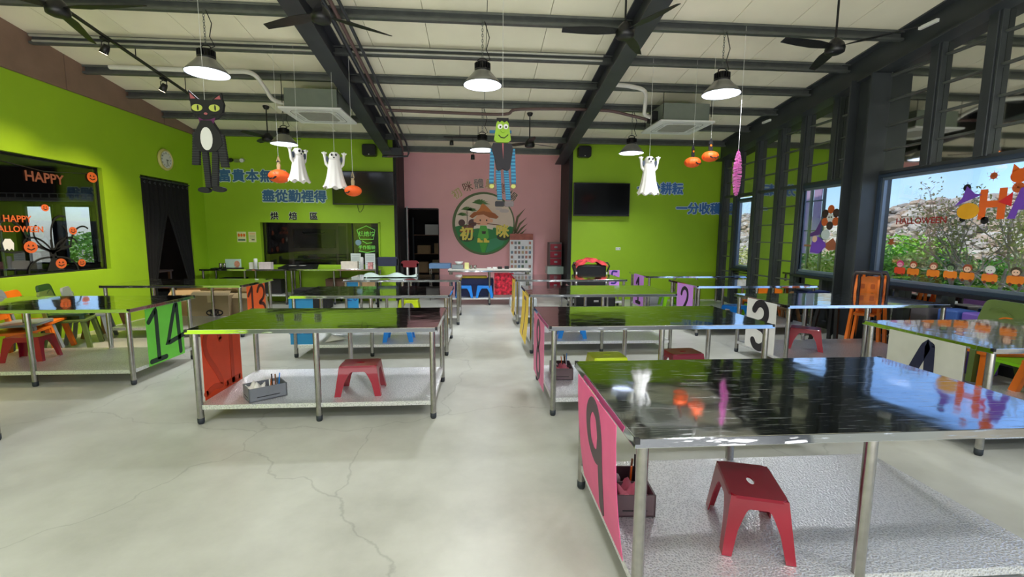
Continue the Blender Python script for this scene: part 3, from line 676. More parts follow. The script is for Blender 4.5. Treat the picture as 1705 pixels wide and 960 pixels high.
def sheet(num, x, yc, rot, m_, label, ww=.6, z0=.17, z1=.79, ink=INK, wd=.045, bend=0, dig_h=.78, lw=1, back=False):
    t = thing('number_sheet', label, 'sign', (x, yc, 0), rot, 'numbered card sheets on the table ends')
    n = 10; vs = []
    for j in range(n+1):
        v = j/n; z = z0+(z1-z0)*v; d = -bend*(1-v)**2
        vs += [(-ww/2, d, z), (ww/2, d, z), (-ww/2, d+.003, z), (ww/2, d+.003, z)]
    fs = []
    for j in range(n):
        a = j*4; b = a+4
        fs += [(a, a+1, b+1, b), (a+3, a+2, b+2, b+3), (a+1, a+3, b+3, b+1), (a+2, a, b, b+2)]
    fs += [(0,2,3,1), (n*4, n*4+1, n*4+3, n*4+2)]
    MB().add(vs, fs).build('card', m_, t)
    H_ = (z1-z0)*dig_h; cz = z0+(z1-z0)*(1-dig_h)/2; k = len(num); gw = .52*H_*lw
    tot = k*gw+(k-1)*.06*H_; 
    for i, ch in enumerate(num):
        mb = MB(); bx = -tot/2+i*(gw+.06*H_)
        for st_ in DIG[ch]:
            pts = [(bx+p[0]*H_*lw, cz+p[1]*H_) for p in st_]; sm = []
            for j in range(len(pts)-1):
                a, b = pts[j], pts[j+1]; q = max(2, int(math.dist(a, b)/.02))
                p0, p3 = (pts[max(j-1, 0)], pts[min(j+2, len(pts)-1)]) if len(pts) > 3 else (a, b)
                for s_ in range(q):
                    u = s_/q
                    if len(pts) > 3: sm.append(tuple(.5*(2*a[d]+(b[d]-p0[d])*u+(2*p0[d]-5*a[d]+4*b[d]-p3[d])*u*u+(3*a[d]-p0[d]-3*b[d]+p3[d])*u**3) for d in (0, 1)))
                    else: sm.append((a[0]+(b[0]-a[0])*u, a[1]+(b[1]-a[1])*u))
            sm.append(pts[-1]); mb.stroke(sm, wd, -.003, .0)
        if bend:
            mb.v = [(a, b-bend*(1-(c-z0)/(z1-z0))**2, c) for a, b, c in mb.v]
        mb.build('numeral', ink, t)
        if back:
            mb.v = [(a, b+.006, c) for a, b, c in mb.v]; mb.build('numeral_show_through', mat('deep_orange_trace', (204, 62, 20), .6), t)
    return t
sheet('9', .575, 2.13, FNX, mat('pink_card', (232, 92, 150), .5), 'pink number 9 sheet curling outward below the nearest table top', .72, .17, .79, mat('grey_brown_marker', (84, 66, 76), .6), .075, -.05, .84)
sheet('8', .585, 4.28, FNX, mat('pink_card_eight', (226, 110, 160), .5), 'pink sheet painted with an 8', .72, .17, .79, mat('grey_brown_marker', (84, 66, 76), .6), .065, .0, .86)
sheet('7', .645, 6.12, FNX, mat('yellow_card', (226, 190, 40), .5), 'yellow sheet on the table just behind the pink 8', .8, .17, .79, INKB, .05, .04, .8)
sheet('6', .635, 7.78+.3, FNX, mat('yellow_card', (226, 190, 40), .5), 'further yellow sheet facing the aisle, nearer the pink wall', .6, .17, .79, INKB, .05, .02, .8)
sheet('14', -3.60, 5.37, FX, mat('green_card', (104, 200, 62), .55), 'lime green sheet reading 14', .60, .13, .79, mat('green_black_marker', (16, 44, 30), .6), .055, 0, .86, .92)
sheet('13', -3.62, 7.56, FX, mat('orange_card', (238, 98, 30), .55), 'orange sheet reading 13 beside the cardboard boxes', .60, .13, .79, mat('brown_marker', (70, 20, 14), .6), .055, 0, .86, .92)
s12 = sheet('12', -2.385, 4.28, FNX, mat('orange_card_red', (236, 76, 26), .55), 'orange red sheet seen from behind on the table with the grey crate', .62, .13, .79, mat('orange_marker', (150, 48, 20), .6), .055, 0, .86, .92, True)
sheet('11', -2.27, 5.865, 0, mat('blue_card', (40, 140, 200), .5), 'blue sheet under the second table left of the aisle', .30, .17, .79, mat('blue_marker', (22, 84, 150), .6), .03, 0, .5)
sheet('10', -2.2, 7.93, 0, mat('blue_card', (40, 140, 200), .5), 'blue sheet under the furthest table left of the aisle', .22, .3, .79, mat('blue_marker', (22, 84, 150), .6), .02, 0, .4)
sheet('3', 3.505, 5.27, FNX, mat('white_card', (226, 224, 222), .6), 'white sheet with a tall black 3', .58, .17, .80, INK, .095, 0, .88)
sheet('4', 3.595, 3.3, FNX, mat('white_card_four', (196, 196, 188), .6), 'white sheet with the black 4 cut off by the near table', .62, .12, .79, mat('blue_black_marker', (18, 24, 56), .6), .08, 0, .8)
sheet('2', 3.435, 7.2, FNX, PURPLE, 'light purple sheet with a black 2', .58, .17, .80, INK, .06, 0, .8)
sheet('1', 3.295, 9.0, FNX, PURPLE, 'light purple sheet with a black 1, furthest right', .58, .17, .80, INK, .07, 0, .8)

# ------------------------------------------------------------------ stools
def stool(label, x, y, z, rot, m_, group='low plastic stools', hx=.19, hy=.135, h=.27):
    t = thing('plastic_stool', label, 'stool', (x, y, z), rot, group)
    tx, ty = hx*.80, hy*.78; zt = h; zk = h*.42       # zk: where the arch ends
    def at(sx, sy, zz):                                # corner position on the flared body
        k = 1-zz/zt; return (sx*(tx+(hx-tx)*k), sy*(ty+(hy-ty)*k))
    # seat: ring with a finger slot
    out = rrect(-tx, tx, -ty, ty, .035, 4); hole = circ(0, 0, .038, len(out), .016)
    out = sorted(out, key=lambda p: math.atan2(p[1]/ty, p[0]/tx)); hole = sorted(hole, key=lambda p: math.atan2(p[1]/.016, p[0]/.038))
    n = len(out); vs = [(a, b, zt) for a, b in out]+[(a, b, zt-.003) for a, b in hole]+[(a*1.03, b*1.04, zt-.012) for a, b in out]+[(a, b, zt-.012) for a, b in hole]
    fs = []
    for i in range(n):
        j = (i+1)%n
        fs += [(i, j, n+j, n+i), (2*n+i, 3*n+i, 3*n+j, 2*n+j), (i, 2*n+i, 2*n+j, j), (n+i, n+j, 3*n+j, 3*n+i)]
    mb = MB().add(vs, fs)
    th = .006
    def side(p, q, nrm):                               # arched apron between two corners
        N = 28; V = []
        for k in range(N+1):
            s = k/N; e = min(s, 1-s)/.5
            zl = zk if e < .36 else zk+(zt*.80-zk)*math.sin(min(1, (e-.36)/.34)*math.pi/2)
            for zz, off in ((zt-.004, 0), (zl, 0), (zt-.004, th), (zl, th)):
                a = at(p[0], p[1], zz); b = at(q[0], q[1], zz)
                V.append((a[0]+(b[0]-a[0])*s-nrm[0]*off, a[1]+(b[1]-a[1])*s-nrm[1]*off, zz))
        F = []
        for k in range(N):
            a = k*4; b = a+4
            F += [(a, a+1, b+1, b), (a+2, b+2, b+3, a+3), (a+1, a+3, b+3, b+1)]
        mb.add(V, F)
    side((-1,-1), (1,-1), (0,-1)); side((1,-1), (1,1), (1,0)); side((1,1), (-1,1), (0,1)); side((-1,1), (-1,-1), (-1,0))
    mb.build('seat', m_, t)
    for sx in (-1, 1):
        for sy in (-1, 1):
            V = []
            for zz, wdt in ((zk, .36), (zk*.5, .31), (0, .27)):
                cx, cy = at(sx, sy, zz)
                wx = wdt*at(1, 1, zz)[0]; wy = wdt*at(1, 1, zz)[1]
                V += [(cx, cy, zz), (cx-sx*wx, cy, zz), (cx-sx*wx, cy-sy*th, zz), (cx-sx*th, cy-sy*th, zz), (cx-sx*th, cy-sy*wy, zz), (cx, cy-sy*wy, zz)]
            F = [(0,1,2,3,4,5)[::-1], (12,13,14,15,16,17)]
            for l in (0, 6):
                for k in range(6): F.append((l+k, l+(k+1)%6, l+6+(k+1)%6, l+6+k))
            MB().add(V, F).build('leg', m_, t)
    return t
sz = .164
st9 = stool('crimson stool on the shelf of the nearest table', 1.29, 1.93, sz, R(72), RED, hx=.20, hy=.15, h=.27)
dup(st9, (-1.07, 4.06, sz), R(2), 'crimson stool on the shelf beside the grey crate')
dup(st9, (2.06, 4.3, sz), R(4), 'crimson stool half hidden behind the nearest table top')
dup(st9, (4.2, 5.38, sz), R(-38), 'crimson stool under the table with the white 3')
dup(st9, (-5.05, 5.35, sz), R(8), 'crimson stool under the table with the green 14')
def scol(m_): return {RED: m_}
dup(st9, (-1.08, 6.1, sz), R(2), 'blue stool under the second table left of the aisle', mats=scol(BLUE))
dup(st9, (1.32, 6.2, sz), R(-6), 'blue stool on the shelf under the table right behind the pink 8', mats=scol(BLUE))
dup(st9, (1.25, 4.2, sz), R(3), 'yellow green stool with just its top showing over the nearest table', mats=scol(YELG))
dup(st9, (-1.25, 8.15, sz), R(0), 'yellow stool under the furthest table left of the aisle', mats=scol(YELG))
dup(st9, (4.72, 7.2, sz+.02), R(10), 'lime stool beside the blue stool under the purple 2 table', mats=scol(LIME))
dup(st9, (3.98, 9.0, sz), R(0), 'far lime stool against the right green wall', mats=scol(LIME))
dup(st9, (4.35, 7.25, sz), R(20), 'blue stool beside the lime stool under the purple 2 table', mats=scol(BLUE))
dup(st9, (-.33, 10.3, .172), R(3), 'blue stool on the lower shelf of the pink wall table, nearer the doorway', mats=scol(BLUE))
dup(st9, (.14, 10.3, .172), R(-3), 'blue stool on the lower shelf of the pink wall table, nearer the red cloth', mats=scol(BLUE))

# ------------------------------------------------------------------ tool caddies
def caddy(label, x, y, z, rot, m_, pink):
    t = thing('tool_crate', label, 'crate', (x, y, z), rot, 'small crates of baking tools')
    L_, W_, H_ = .21, .30, .115; th = .009
    mb = MB().box(-L_/2, L_/2, -W_/2, -W_/2+th, 0, H_).box(-L_/2, L_/2, W_/2-th, W_/2, 0, H_).box(-L_/2, -L_/2+th, -W_/2, W_/2, 0, H_).box(L_/2-th, L_/2, -W_/2, W_/2, 0, H_).box(-L_/2, L_/2, -W_/2, W_/2, 0, th)
    mb.build('crate_body', m_, t)
    MB().box(-L_/2, L_/2, -.004, .004, th, H_-.01).build('divider', m_, t)
    for s in (-1, 1): MB().box(s*(L_/2+.0005)-.001, s*(L_/2+.0005)+.001, -W_*.3, W_*.3, .03, .036).build('slot', BLACK, t)
    MB().box(-L_*.3, L_*.3, -W_/2-.0015, -W_/2+.001, .03, .036).build('slot', BLACK, t)
    k = 0
    for (a, b, h, m2, r) in ((.05,.05,.21,BLACK,.005),(.03,.08,.19,WOOD,.006),(.06,.09,.2,BLUE,.005),(.02,.03,.18,ORANGE,.005),(.07,.02,.17,WHITE,.005)):
        w_ = Vector((a, b, .02)); e = Vector((a+random.uniform(-.03,.03), b+random.uniform(-.03,.05), h))
        o = MB().tube([(0,0,0), tuple(e-w_)], r, 6).build(['paint_brush','wooden_spoon','marker_pen','rolling_pin','plastic_spatula'][k], m2)
        mw = Matrix.Translation((x, y, z)) @ Matrix.Rotation(rot, 4, 'Z'); o.location = mw @ w_; o.rotation_euler = (0, 0, rot)
        tag(o, 'thin '+['black','wooden','blue','orange','white'][k]+' tool upright in the '+label.replace(' of tools',''), 'tool', 'tools in the crates'); k += 1
    mw = Matrix.Translation((x, y, z)) @ Matrix.Rotation(rot, 4, 'Z')
    vs = []; n = 8
    for i in range(n+1):
        for j in range(n+1):
            u, v = i/n-.5, j/n-.5; vs.append((u*.15, v*.14, .06+.03*math.sin(u*9+v*4)+.02*math.cos(v*11)+.03*(1-abs(u)-abs(v))))
    o = MB().add(vs, [(i*(n+1)+j,(i+1)*(n+1)+j,(i+1)*(n+1)+j+1,i*(n+1)+j+1) for i in range(n) for j in range(n)], True).build('folded_cloth', mat('pink_cloth', (214, 120, 136), .8) if pink else PAPER)
    sm = o.modifiers.new('s', 'SOLIDIFY'); sm.thickness = .006
    o.location = mw @ Vector((0, -.07, .015)); o.rotation_euler = (0, 0, rot)
    tag(o, ('pink cloth bundled in the ' if pink else 'off-white cloth bundled in the ')+label.replace(' of tools',''), 'cloth', 'cloths in the crates')
    o = MB().lathe([(0,0),(.028,0),(.03,.02),(.03,.07),(.02,.09),(.0,.09)], n=14).build('small_jar', mat('frosted_jar', (214, 196, 200), .3, var=.03))
    o.location = mw @ Vector((-.05, .08, .011)); tag(o, 'small frosted jar in the '+label.replace(' of tools',''), 'jar', 'jars in the crates')
caddy('brown crate of tools beside the pink 9 sheet', .80, 2.23, sz, R(-4), BOXB, True)
caddy('grey crate of tools beside the orange red sheet', -1.88, 3.98, sz, R(-52), BOXG, False)
caddy('brown crate of tools behind the pink 8 sheet', .84, 4.42, sz, R(-4), BOXB, True)
pp = MB().add([(-.1,-.12,.0),(.1,-.1,.03),(.12,.1,.0),(-.08,.12,.05),(0,0,.04)], [(0,1,4),(1,2,4),(2,3,4),(3,0,4)]).build('paper_sheet', PAPER, loc=(-1.93, 6.1, sz+.004)); tag(pp, 'crumpled paper on the shelf beside the blue sheet', 'paper')

# ------------------------------------------------------------------ ceiling lamps
EMIT = mat('lamp_lens', (240, 246, 255), .4, emit=5.0)
REFL = mat('lamp_inside', (150, 156, 172), .35, .3)
def chain_mb(z0, z1):
    mb = MB(); z = z0; k = 0
    while z < z1:
        a = 0 if k % 2 else 1
        pts = [((.011*math.cos(q) if a else 0), (0 if a else .011*math.cos(q)), z+.021+.021*math.sin(q)) for q in [2*math.pi*i/8 for i in range(9)]]
        mb.tube(pts, .0035, 4, False); z += .033; k += 1
    return mb
def lamp(label, x, y, zr, r=.25):                       # zr: height of the shade rim
    t = thing('high_bay_lamp', label, 'lamp', (x, y, zr), 0, 'high bay lamps under the roof')
    MB().lathe([(r,0),(r+.004,.004),(r*.86,.055),(r*.62,.12),(r*.46,.165),(r*.45,.17)], n=36).build('shade', SILV, t)
    MB().lathe([(r*.985,.003),(r*.84,.055),(r*.6,.118),(r*.44,.16)], n=36).build('reflector', REFL, t)
    MB().lathe([(0,.150),(r*.45,.150),(r*.45,.156)], n=28).build('lens', EMIT, t)
    mb = MB().lathe([(0,.165),(r*.42,.165),(r*.42,.20),(r*.30,.21),(r*.30,.29),(0,.29)], n=20)
    for k in range(20):
        a = k*math.pi/10; mb.bar((r*.28*math.cos(a), r*.28*math.sin(a), .24), (r*.42*math.cos(a), r*.42*math.sin(a), .24), .008, .075)
    mb.build('driver_block', DARK, t)
    MB().tube([(-.06,0,.27),(-.06,0,.32),(-.03,0,.34),(.03,0,.34),(.06,0,.32),(.06,0,.27)], .008, 6).build('bracket', DARK, t)
    top = roofz(y)-.13-zr
    o = chain_mb(.34, top).build('chain', PURL, t)
    MB().tube([(.02,0,.29),(.1,.02,.34),(.05,.01,.45),(.09,0,.6 if top > .75 else top*.8),(.03,0,top)], .006, 6).build('power_cable', DARK, t)
    return t
for i, (x, y, z) in enumerate(((-3.4,6.2,3.585),(.06,6.2,3.545),(3.33,6.2,3.525),(-3.6,8.9,3.245),(.08,8.9,3.21),(3.01,8.9,3.21))):
    lamp(['near high bay lamp left of the left roof beam','near high bay lamp between the two roof beams','near high bay lamp by the window side','far high bay lamp beside the pumpkin and ghost','far high bay lamp behind the green-faced puppet','far high bay lamp in front of the right green wall'][i], x, y, z, .25 if i < 3 else .235)
    area_light(x, y, z+.14, LAMP_W, .22)

# ------------------------------------------------------------------ ceiling fans
def fan(label, x, y, zh, a0, r=.62, s=1):
    t = thing('ceiling_fan', label, 'fan', (x, y, zh), 0, 'black three-blade ceiling fans')
    MB().lathe([(0,-.06),(.07,-.06),(.1,-.045),(.105,0),(.09,.05),(.05,.1),(.025,.12),(0,.12)], n=24).build('motor', DARK, t)
    MB().tube([(0,0,.1),(0,0,roofz(y)-zh)], .012, 8).build('rod', DARK, t)
    zt = roofz(y)-zh; MB().lathe([(.0,zt-.06),(.04,zt-.06),(.06,zt-.02),(.06,zt),(0,zt)], n=16).build('canopy', DARK, t)
    for k in range(3):
        a = R(a0+120*k); ca, sa = math.cos(a), math.sin(a); V = []
        for q, w_ in ((.08,.03),(.16,.05),(.3,.07),(.5,.062),(r,.035)):
            for sgn, dz in ((-1,-.012),(1,.012)):
                for th in (-.003,.003): V.append((q*ca-sgn*w_*sa, q*sa+sgn*w_*ca, dz+th+.02))
        F = []
        for l in range(4):
            a_ = l*4; b_ = a_+4; F += [(a_,b_,b_+2,a_+2),(a_+1,a_+3,b_+3,b_+1),(a_,a_+1,b_+1,b_),(a_+2,b_+2,b_+3,a_+3)]
        F += [(0,2,3,1),(16,17,19,18)]
        MB().add(V, F).build('blade', DARK, t)
for i, (x, y, z, a, r) in enumerate(((-4.35,5.3,3.88,-8,.95),(-1.69,5.3,3.92,35,.8),(1.67,5.3,3.88,178,.72),(4.21,5.3,3.8,70,.75),(-4.11,9.4,3.44,10,.6),(1.05,9.4,3.44,30,.6))):
    fan(['ceiling fan at the top left by the track rail','ceiling fan crossing the left roof beam','ceiling fan in front of the right roof beam','ceiling fan near the window wall','small far fan behind the far left lamp','small far fan above the pink wall'][i], x, y, z, a, r)

# ------------------------------------------------------------------ ceiling air conditioners
def cassette(label, x, y, z, rot=0):
    t = thing('ceiling_air_conditioner', label, 'air conditioner', (x, y, z), rot, 'ceiling cassette air conditioners')
    MB().box(-.42, .42, -.42, .42, .03, .34).build('casing', mat('grey_casing', (122, 130, 120), .5, .2), t, bevel=.01)
    MB().prismz(rrect(-.5, .5, -.5, .5, .02), 0, .03).build('panel', WHITE, t, bevel=.006)
    MB().prismz(rrect(-.27, .27, -.27, .27, .05), -.006, .0).build('grille', mat('grey_grille', (150, 148, 140), .6, bump=.3, bscale=120), t)
    a = rrect(-.38, .38, -.38, .38, .12, 6); b = rrect(-.372, .372, -.372, .372, .115, 6); n = len(a)
    MB().add([(p[0],p[1],-.003) for p in a]+[(p[0],p[1],-.003) for p in b], [(i,(i+1)%n,(i+1)%n+n,i+n) for i in range(n)]).build('gap', BLACK, t)
    for k in range(4):
        c, s_ = math.cos(k*math.pi/2), math.sin(k*math.pi/2); m_ = MB().box(-.2, .2, -.345, -.31, -.008, -.001)
        m_.v = [(p[0]*c-p[1]*s_, p[0]*s_+p[1]*c, p[2]) for p in m_.v]; m_.build('louvre', mat('louvre_grey', (196, 196, 192), .4), t)
    for sx in (-.44, .44):
        for sy in (-.44, .44): MB().tube([(sx,sy,.1),(sx,sy,roofz(y+sy)-z-.13)], .006, 6).build('hanger', DARK, t)
    MB().box(-.52, -.42, -.16, .1, .1, .26).build('pipe_box', DARK, t)
cassette('ceiling air conditioner left of the left roof beam', -2.72, 8.25, 3.6)
cassette('ceiling air conditioner right of the right roof beam', 3.7, 8.45, 3.6)
PIPE = mat('white_pipe', (216, 214, 204), .45, var=.04); BRP = mat('brown_pipe', (96, 74, 72), .55)
def pipe(name, label, pts, r, m_, sm=True, cat='pipe'):
    P = [Vector(p) for p in pts]; out = []
    if sm:
        for i in range(len(P)-1):
            p0, p1, p2, p3 = P[max(i-1,0)], P[i], P[i+1], P[min(i+2,len(P)-1)]
            for k in range(6):
                t_ = k/6; out.append(.5*((2*p1)+(-p0+p2)*t_+(2*p0-5*p1+4*p2-p3)*t_*t_+(-p0+3*p1-3*p2+p3)*t_**3))
        out.append(P[-1])
    else: out = P
    o = MB().tube(out, r, 10).build(name, m_); return tag(o, label, cat)
pipe('refrigerant_pipe', 'white pipe curving down to the left air conditioner', [(-5.6,7.62,4.1),(-4.03,7.62,4.09),(-3.55,7.66,4.09),(-3.46,7.9,3.95),(-3.42,8.1,3.82),(-3.24,8.22,3.79)], .035, PIPE)
pipe('refrigerant_pipe', 'white pipe curving down to the right air conditioner', [(2.2,7.66,4.09),(2.55,7.72,4.09),(2.85,7.85,4.06),(2.98,8.15,3.95),(3.05,8.35,3.82),(3.2,8.42,3.78)], .035, PIPE)
pipe('brown_pipe', 'brown insulated pipe hung below the purlins between the roof beams', [(-1.7,8.86,3.9),(-.5,8.86,3.88),(.5,8.86,3.88),(.8,8.75,3.95),(2.3,8.7,3.96),(2.9,8.65,3.86),(3.2,8.6,3.78)], .028, BRP)
for i, (x0, x1, y) in enumerate(((-6.2, -2.3, 7.06), (-1.9, 1.9, 7.06), (-6.2, -2.3, 7.1), (-1.9, 1.9, 7.1))):
    pipe('conduit_pipe', ['front light grey conduit along the purlin left of the left beam','front light grey conduit between the beams','rear light grey conduit along the purlin left of the left beam','rear light grey conduit between the beams'][i], [(x0,y,roofz(y)-.06-.05*(i > 1)),(x1,y,roofz(y)-.06-.05*(i > 1))], .016, mat('conduit_grey', (168, 168, 158), .4, .3), False, 'conduit')
for i, (dx, dz, r) in enumerate(((.24,.12,.02),(.3,.2,.024),(.36,.16,.026),(.5,.24,.022))):
    x = -2.12+dx
    o = pipe('conduit_pipe', ['conduit running closest to the left roof beam','second conduit out from the left roof beam','thick brown conduit beside the left roof beam','outermost conduit beside the left roof beam'][i], [(x,-2,roofz(-2)-dz),(x,10.6,roofz(10.6)-dz),(x,10.95,roofz(10.95)-dz-.12),(x-.03,10.95,3.42),(x-.35,10.93,3.4)], r, BRP if i == 2 else BEAMM, False, 'conduit')
mj = MB().box(-.22,.22,-.1,.1,-.08,.08).build('junction_box', BEAMM, loc=(-1.98, 10.88, 3.5)); tag(mj, 'dark junction box at the foot of the left roof beam', 'box')

# track rail with spots
tk = thing('track_rail', 'black track rail running up to the black cat puppet', 'track', (0,0,0))
p0 = Vector((-4.93, 4.7, roofz(4.7)-.25)); p1 = Vector((-4.9, 8.45, roofz(8.45)-.25))
MB().bar(p0, p1, .035, .03).build('rail', DARK, tk)
for y in (5.2, 7.2, 8.3): MB().tube([(-4.92,y,roofz(y)-.24),(-4.92,y,roofz(y))], .006, 6).build('hanger', DARK, tk)
WARM = mat('warm_lens', (255, 232, 196), .4, emit=14)
for i, y in enumerate((4.75, 6.67, 7.77)):
    z = roofz(y)-.265
    t = thing('track_spotlight', ['track spotlight at the very top left corner','track spotlight nearer the fan','track spotlight nearer the black cat puppet'][i], 'spotlight', (-4.93, y, z), 0, 'spotlights on the black track')
    MB().box(-.02,.02,-.06,.06,-.03,0).build('adapter', DARK, t)
    MB().tube([(-.045,0,-.13),(-.045,0,-.05),(0,0,-.03),(.045,0,-.05),(.045,0,-.13)], .006, 6).build('yoke', DARK, t)
    h_ = MB().lathe([(0,.05),(.035,.05),(.045,.0),(.05,-.07),(0,-.07)], n=16).build('lamp_head', DARK, t, loc=(0,0,-.13)); h_.rotation_euler = (R(0), R(28), 0)
    l_ = MB().lathe([(0,-.072),(.044,-.072),(.044,-.068)], n=16).build('lens', WARM, h_)
    sp = bpy.data.lights.new('spot_light', 'SPOT'); sp.energy = 210; sp.spot_size = R(80); sp.spot_blend = .8; sp.color = (1, .78, .45); sp.shadow_soft_size = .04
    so_ = bpy.data.objects.new('spot_light', sp); C.objects.link(so_); so_.location = (-4.97, y, z-.24); so_.rotation_euler = (0, R(20), 0)
tk2 = thing('track_rail', 'short black track rail above the pink wall', 'track', (0,0,0))
MB().bar((-.75,10.2,3.72),(.2,10.2,3.72),.03,.03).build('rail', DARK, tk2)
MB().tube([(-.4,10.2,3.72),(-.4,10.2,roofz(10.2))],.006,6).tube([(0,10.2,3.72),(0,10.2,roofz(10.2))],.006,6).build('hanger', DARK, tk2)
for i, (x, z) in enumerate(((-.58, 3.6), (-.12, 3.3))):
    t = thing('track_spotlight', ['small spotlight left of the lamp above the pink wall','small spotlight hanging low under the lamp at the pink wall'][i], 'spotlight', (x, 10.2, z), 0, 'spotlights above the pink wall')
    MB().lathe([(0,.05),(.04,.05),(.045,-.05),(0,-.05)], n=14).build('lamp_head', DARK, t)
    MB().tube([(0,0,.04),(.02,0,.08),(0,0,3.72-z)], .006, 6).build('yoke', DARK, t)
# fluorescent battens on the edge beam
for i, y in enumerate((9.0, 5.75)):
    t = thing('batten_light', ['short white batten on the edge beam above the columns, far one','short white batten on the edge beam near the window side fan'][i], 'light', (5.82, y, roofz(y)-.2))
    MB().box(-.02,.02,-.12,.12,-.02,.02).build('body', WHITE, t)

# ------------------------------------------------------------------ wall mounted things
TVG = mat('screen_glass', (6, 6, 8), .12, spec=.6, var=.02)
def tv(label, x0, x1, z0, z1, y):
    t = thing('wall_tv', label, 'television', (0,0,0), 0, 'black wall televisions')
    MB().box(x0, x1, y, y+.05, z0, z1).build('body', DARK, t, bevel=.006)
    MB().box(x0+.02, x1-.02, y-.003, y, z0+.03, z1-.02).build('screen', TVG, t)
    MB().box((x0+x1)/2-.2, (x0+x1)/2+.2, y+.05, YB, (z0+z1)/2-.15, (z0+z1)/2+.15).build('bracket', DARK, t)
    return t
tv('black television left of the pink wall behind the pumpkin', -3.38, -1.97, 2.28, 3.05, 10.88)
tv('black television on the right green wall', 2.28, 3.66, 2.07, 2.86, 10.80)
pipe('tv_cable', 'thin cable loop hanging under the left television', [(-2.85,10.98,2.3),(-2.8,10.98,2.12),(-2.72,10.98,2.2),(-2.7,10.98,2.3)], .005, DARK, True, 'cable')
def speaker(label, x, z):
    t = thing('wall_speaker', label, 'speaker', (x, YB, z), 0, 'black wall speakers')
    MB().prism(rrect(-.155,.155,-.13,.13,.05), -.22, -.03).build('cabinet', DARK, t, bevel=.012)
    MB().prism(rrect(-.13,.13,-.105,.105,.04), -.225, -.22).build('grille', mat('speaker_grille', (30,30,32), .7, bump=.4, bscale=200), t)
    MB().box(-.03,.03,-.04,0,-.06,.06).build('bracket', DARK, t)
    MB().prism(circ(0,-.1,.012,10), -.228, -.224).build('badge', WHITE, t)
speaker('black speaker above the left television', -2.5, 3.52); speaker('black speaker above the right television', 2.53, 3.58)
LB = mat('letter_blue', (64, 112, 158), .5, var=.05); LW = mat('letter_white', (214, 234, 216), .5); LB2 = mat('letter_blue_bright', (66, 118, 192), .5, var=.05); LW2 = mat('letter_pale_blue', (196, 214, 236), .5)
def wall_words(body, x0, x1, z0, z1, label, blue, white, drop=0):
    n = len(body); size = .30; t = thing('wall_lettering', label, 'lettering', (0, YB, 0), 0, 'slogans in blue characters on the back wall')
    for i, ch in enumerate(body):
        x = x0+(x1-x0)*(i+.5)/n; z = z0+(z1-z0)*(i+.5)/n
        q = text(ch, .29, white, t, (x, -.008, z), .005, 0, 'character_outline', fat=.028)
        text(ch, .29, blue, q, (0, -.012, 0), .005, 0, 'character', fat=.009)
wall_words('富貴本無根', -5.96, -4.42, 2.90, 2.90, 'upper blue slogan beside the hanging pumpkin and ghost', LB, LW)
wall_words('盡從勤裡得', -5.0, -3.54, 2.45, 2.45, 'lower blue slogan left of the left television', LB, LW)
wall_words('一分耕耘', 3.9, 5.07, 2.745, 2.745, 'upper blue slogan behind the hanging ghost on the right wall', LB2, LW2)
wall_words('一分收穫', 4.91, 6.07, 2.27, 2.27, 'lower blue slogan ending at the window wall corner', LB2, LW2)
bk = thing('wall_lettering', 'three spaced black characters above the baking room window', 'lettering', (0, YB, 0))
for ch, x in zip('烘焙區', (-4.75, -4.33, -3.86)): 
    text(ch, .19, WHITE, bk, (x-.004, -.004, 2.004), .003, 0, 'character_outline', fat=.010); text(ch, .19, BLACK, bk, (x, -.012, 2.0), .004, 0, 'character', fat=.004)
el = thing('emergency_light', 'small twin-head emergency light beside the cat puppet', 'light', (-5.5, YB, 3.25))
MB().box(-.06,.06,-.06,0,-.035,.035).build('body', mat('olive_body', (120,136,80), .5), el, bevel=.005)
for sx in (-.13, .12): MB().tube([(sx,-.08,0),(sx,-.02,.02)], .045, 12).build('lamp_head', WHITE if sx > 0 else DARK, el)
for i, (x, z, w_, h_) in enumerate(((-5.52, 1.52, .2, .24), (-5.28, 1.52, .17, .24))):
    t = thing('wall_notice', ['colourful notice with orange faces left of the baking room window','cream notice next to the baking room window'][i], 'notice', (x, YB, z))
    MB().box(-w_/2, w_/2, -.004, 0, -h_/2, h_/2).build('sheet', mat('cream_paper', (226, 226, 170), .7), t)
    if i == 0:
        for k in range(3): MB().prism(circ(-.06+.06*k, .04, .025, 12, .04), -.007, -.004).build('face_print', ORANGE, t)
        MB().box(-.08,.08,-.006,-.004,-.09,-.05).build('text_print', mat('grey_green', (90,120,90), .6), t)
    else:
        for k in range(5): MB().box(-.06,.06,-.006,-.004,.08-.03*k,.087-.03*k).build('text_line', ORANGE if k < 2 else OLIVE, t)
        MB().box(-.02,.05,-.006,-.004,-.075,-.055).build('text_block', BLACK, t)
so2 = thing('wall_socket', 'white wall socket below the right television', 'socket', (3.47, YB, 1.28))
MB().box(-.06,.06,-.012,0,-.035,.035).build('plate', WHITE, so2, bevel=.003)
for sx in (-.03,.03): MB().box(sx-.01,sx+.01,-.014,-.011,-.012,.012).build('outlet', GREYP, so2)
ck = thing('wall_clock', 'round wall clock with a yellow rim above the black curtains', 'clock', (XL, 9.76, 3.06), FX)
MB().lathe([(0,0),(.2,0),(.215,.02),(.2,.05),(.17,.055),(.165,.04),(0,.04)], n=36)
m_ = MB().lathe([(0,0),(.2,0),(.215,.02),(.2,.05),(.17,.055),(.165,.04),(.0,.035)], n=36); m_.v = [(x, -z, y) for x, y, z in m_.v]; m_.build('rim', mat('yellow_rim', (206, 196, 120), .4), ck)
MB().prism(circ(0,0,.165,32), -.042, -.036).build('dial', WHITE, ck)
for k in range(12): text(str(k+1), .042, BLACK, ck, (.128*math.sin(R(30*(k+1))), -.043, .128*math.cos(R(30*(k+1)))), .0008, .0006, 'numeral')
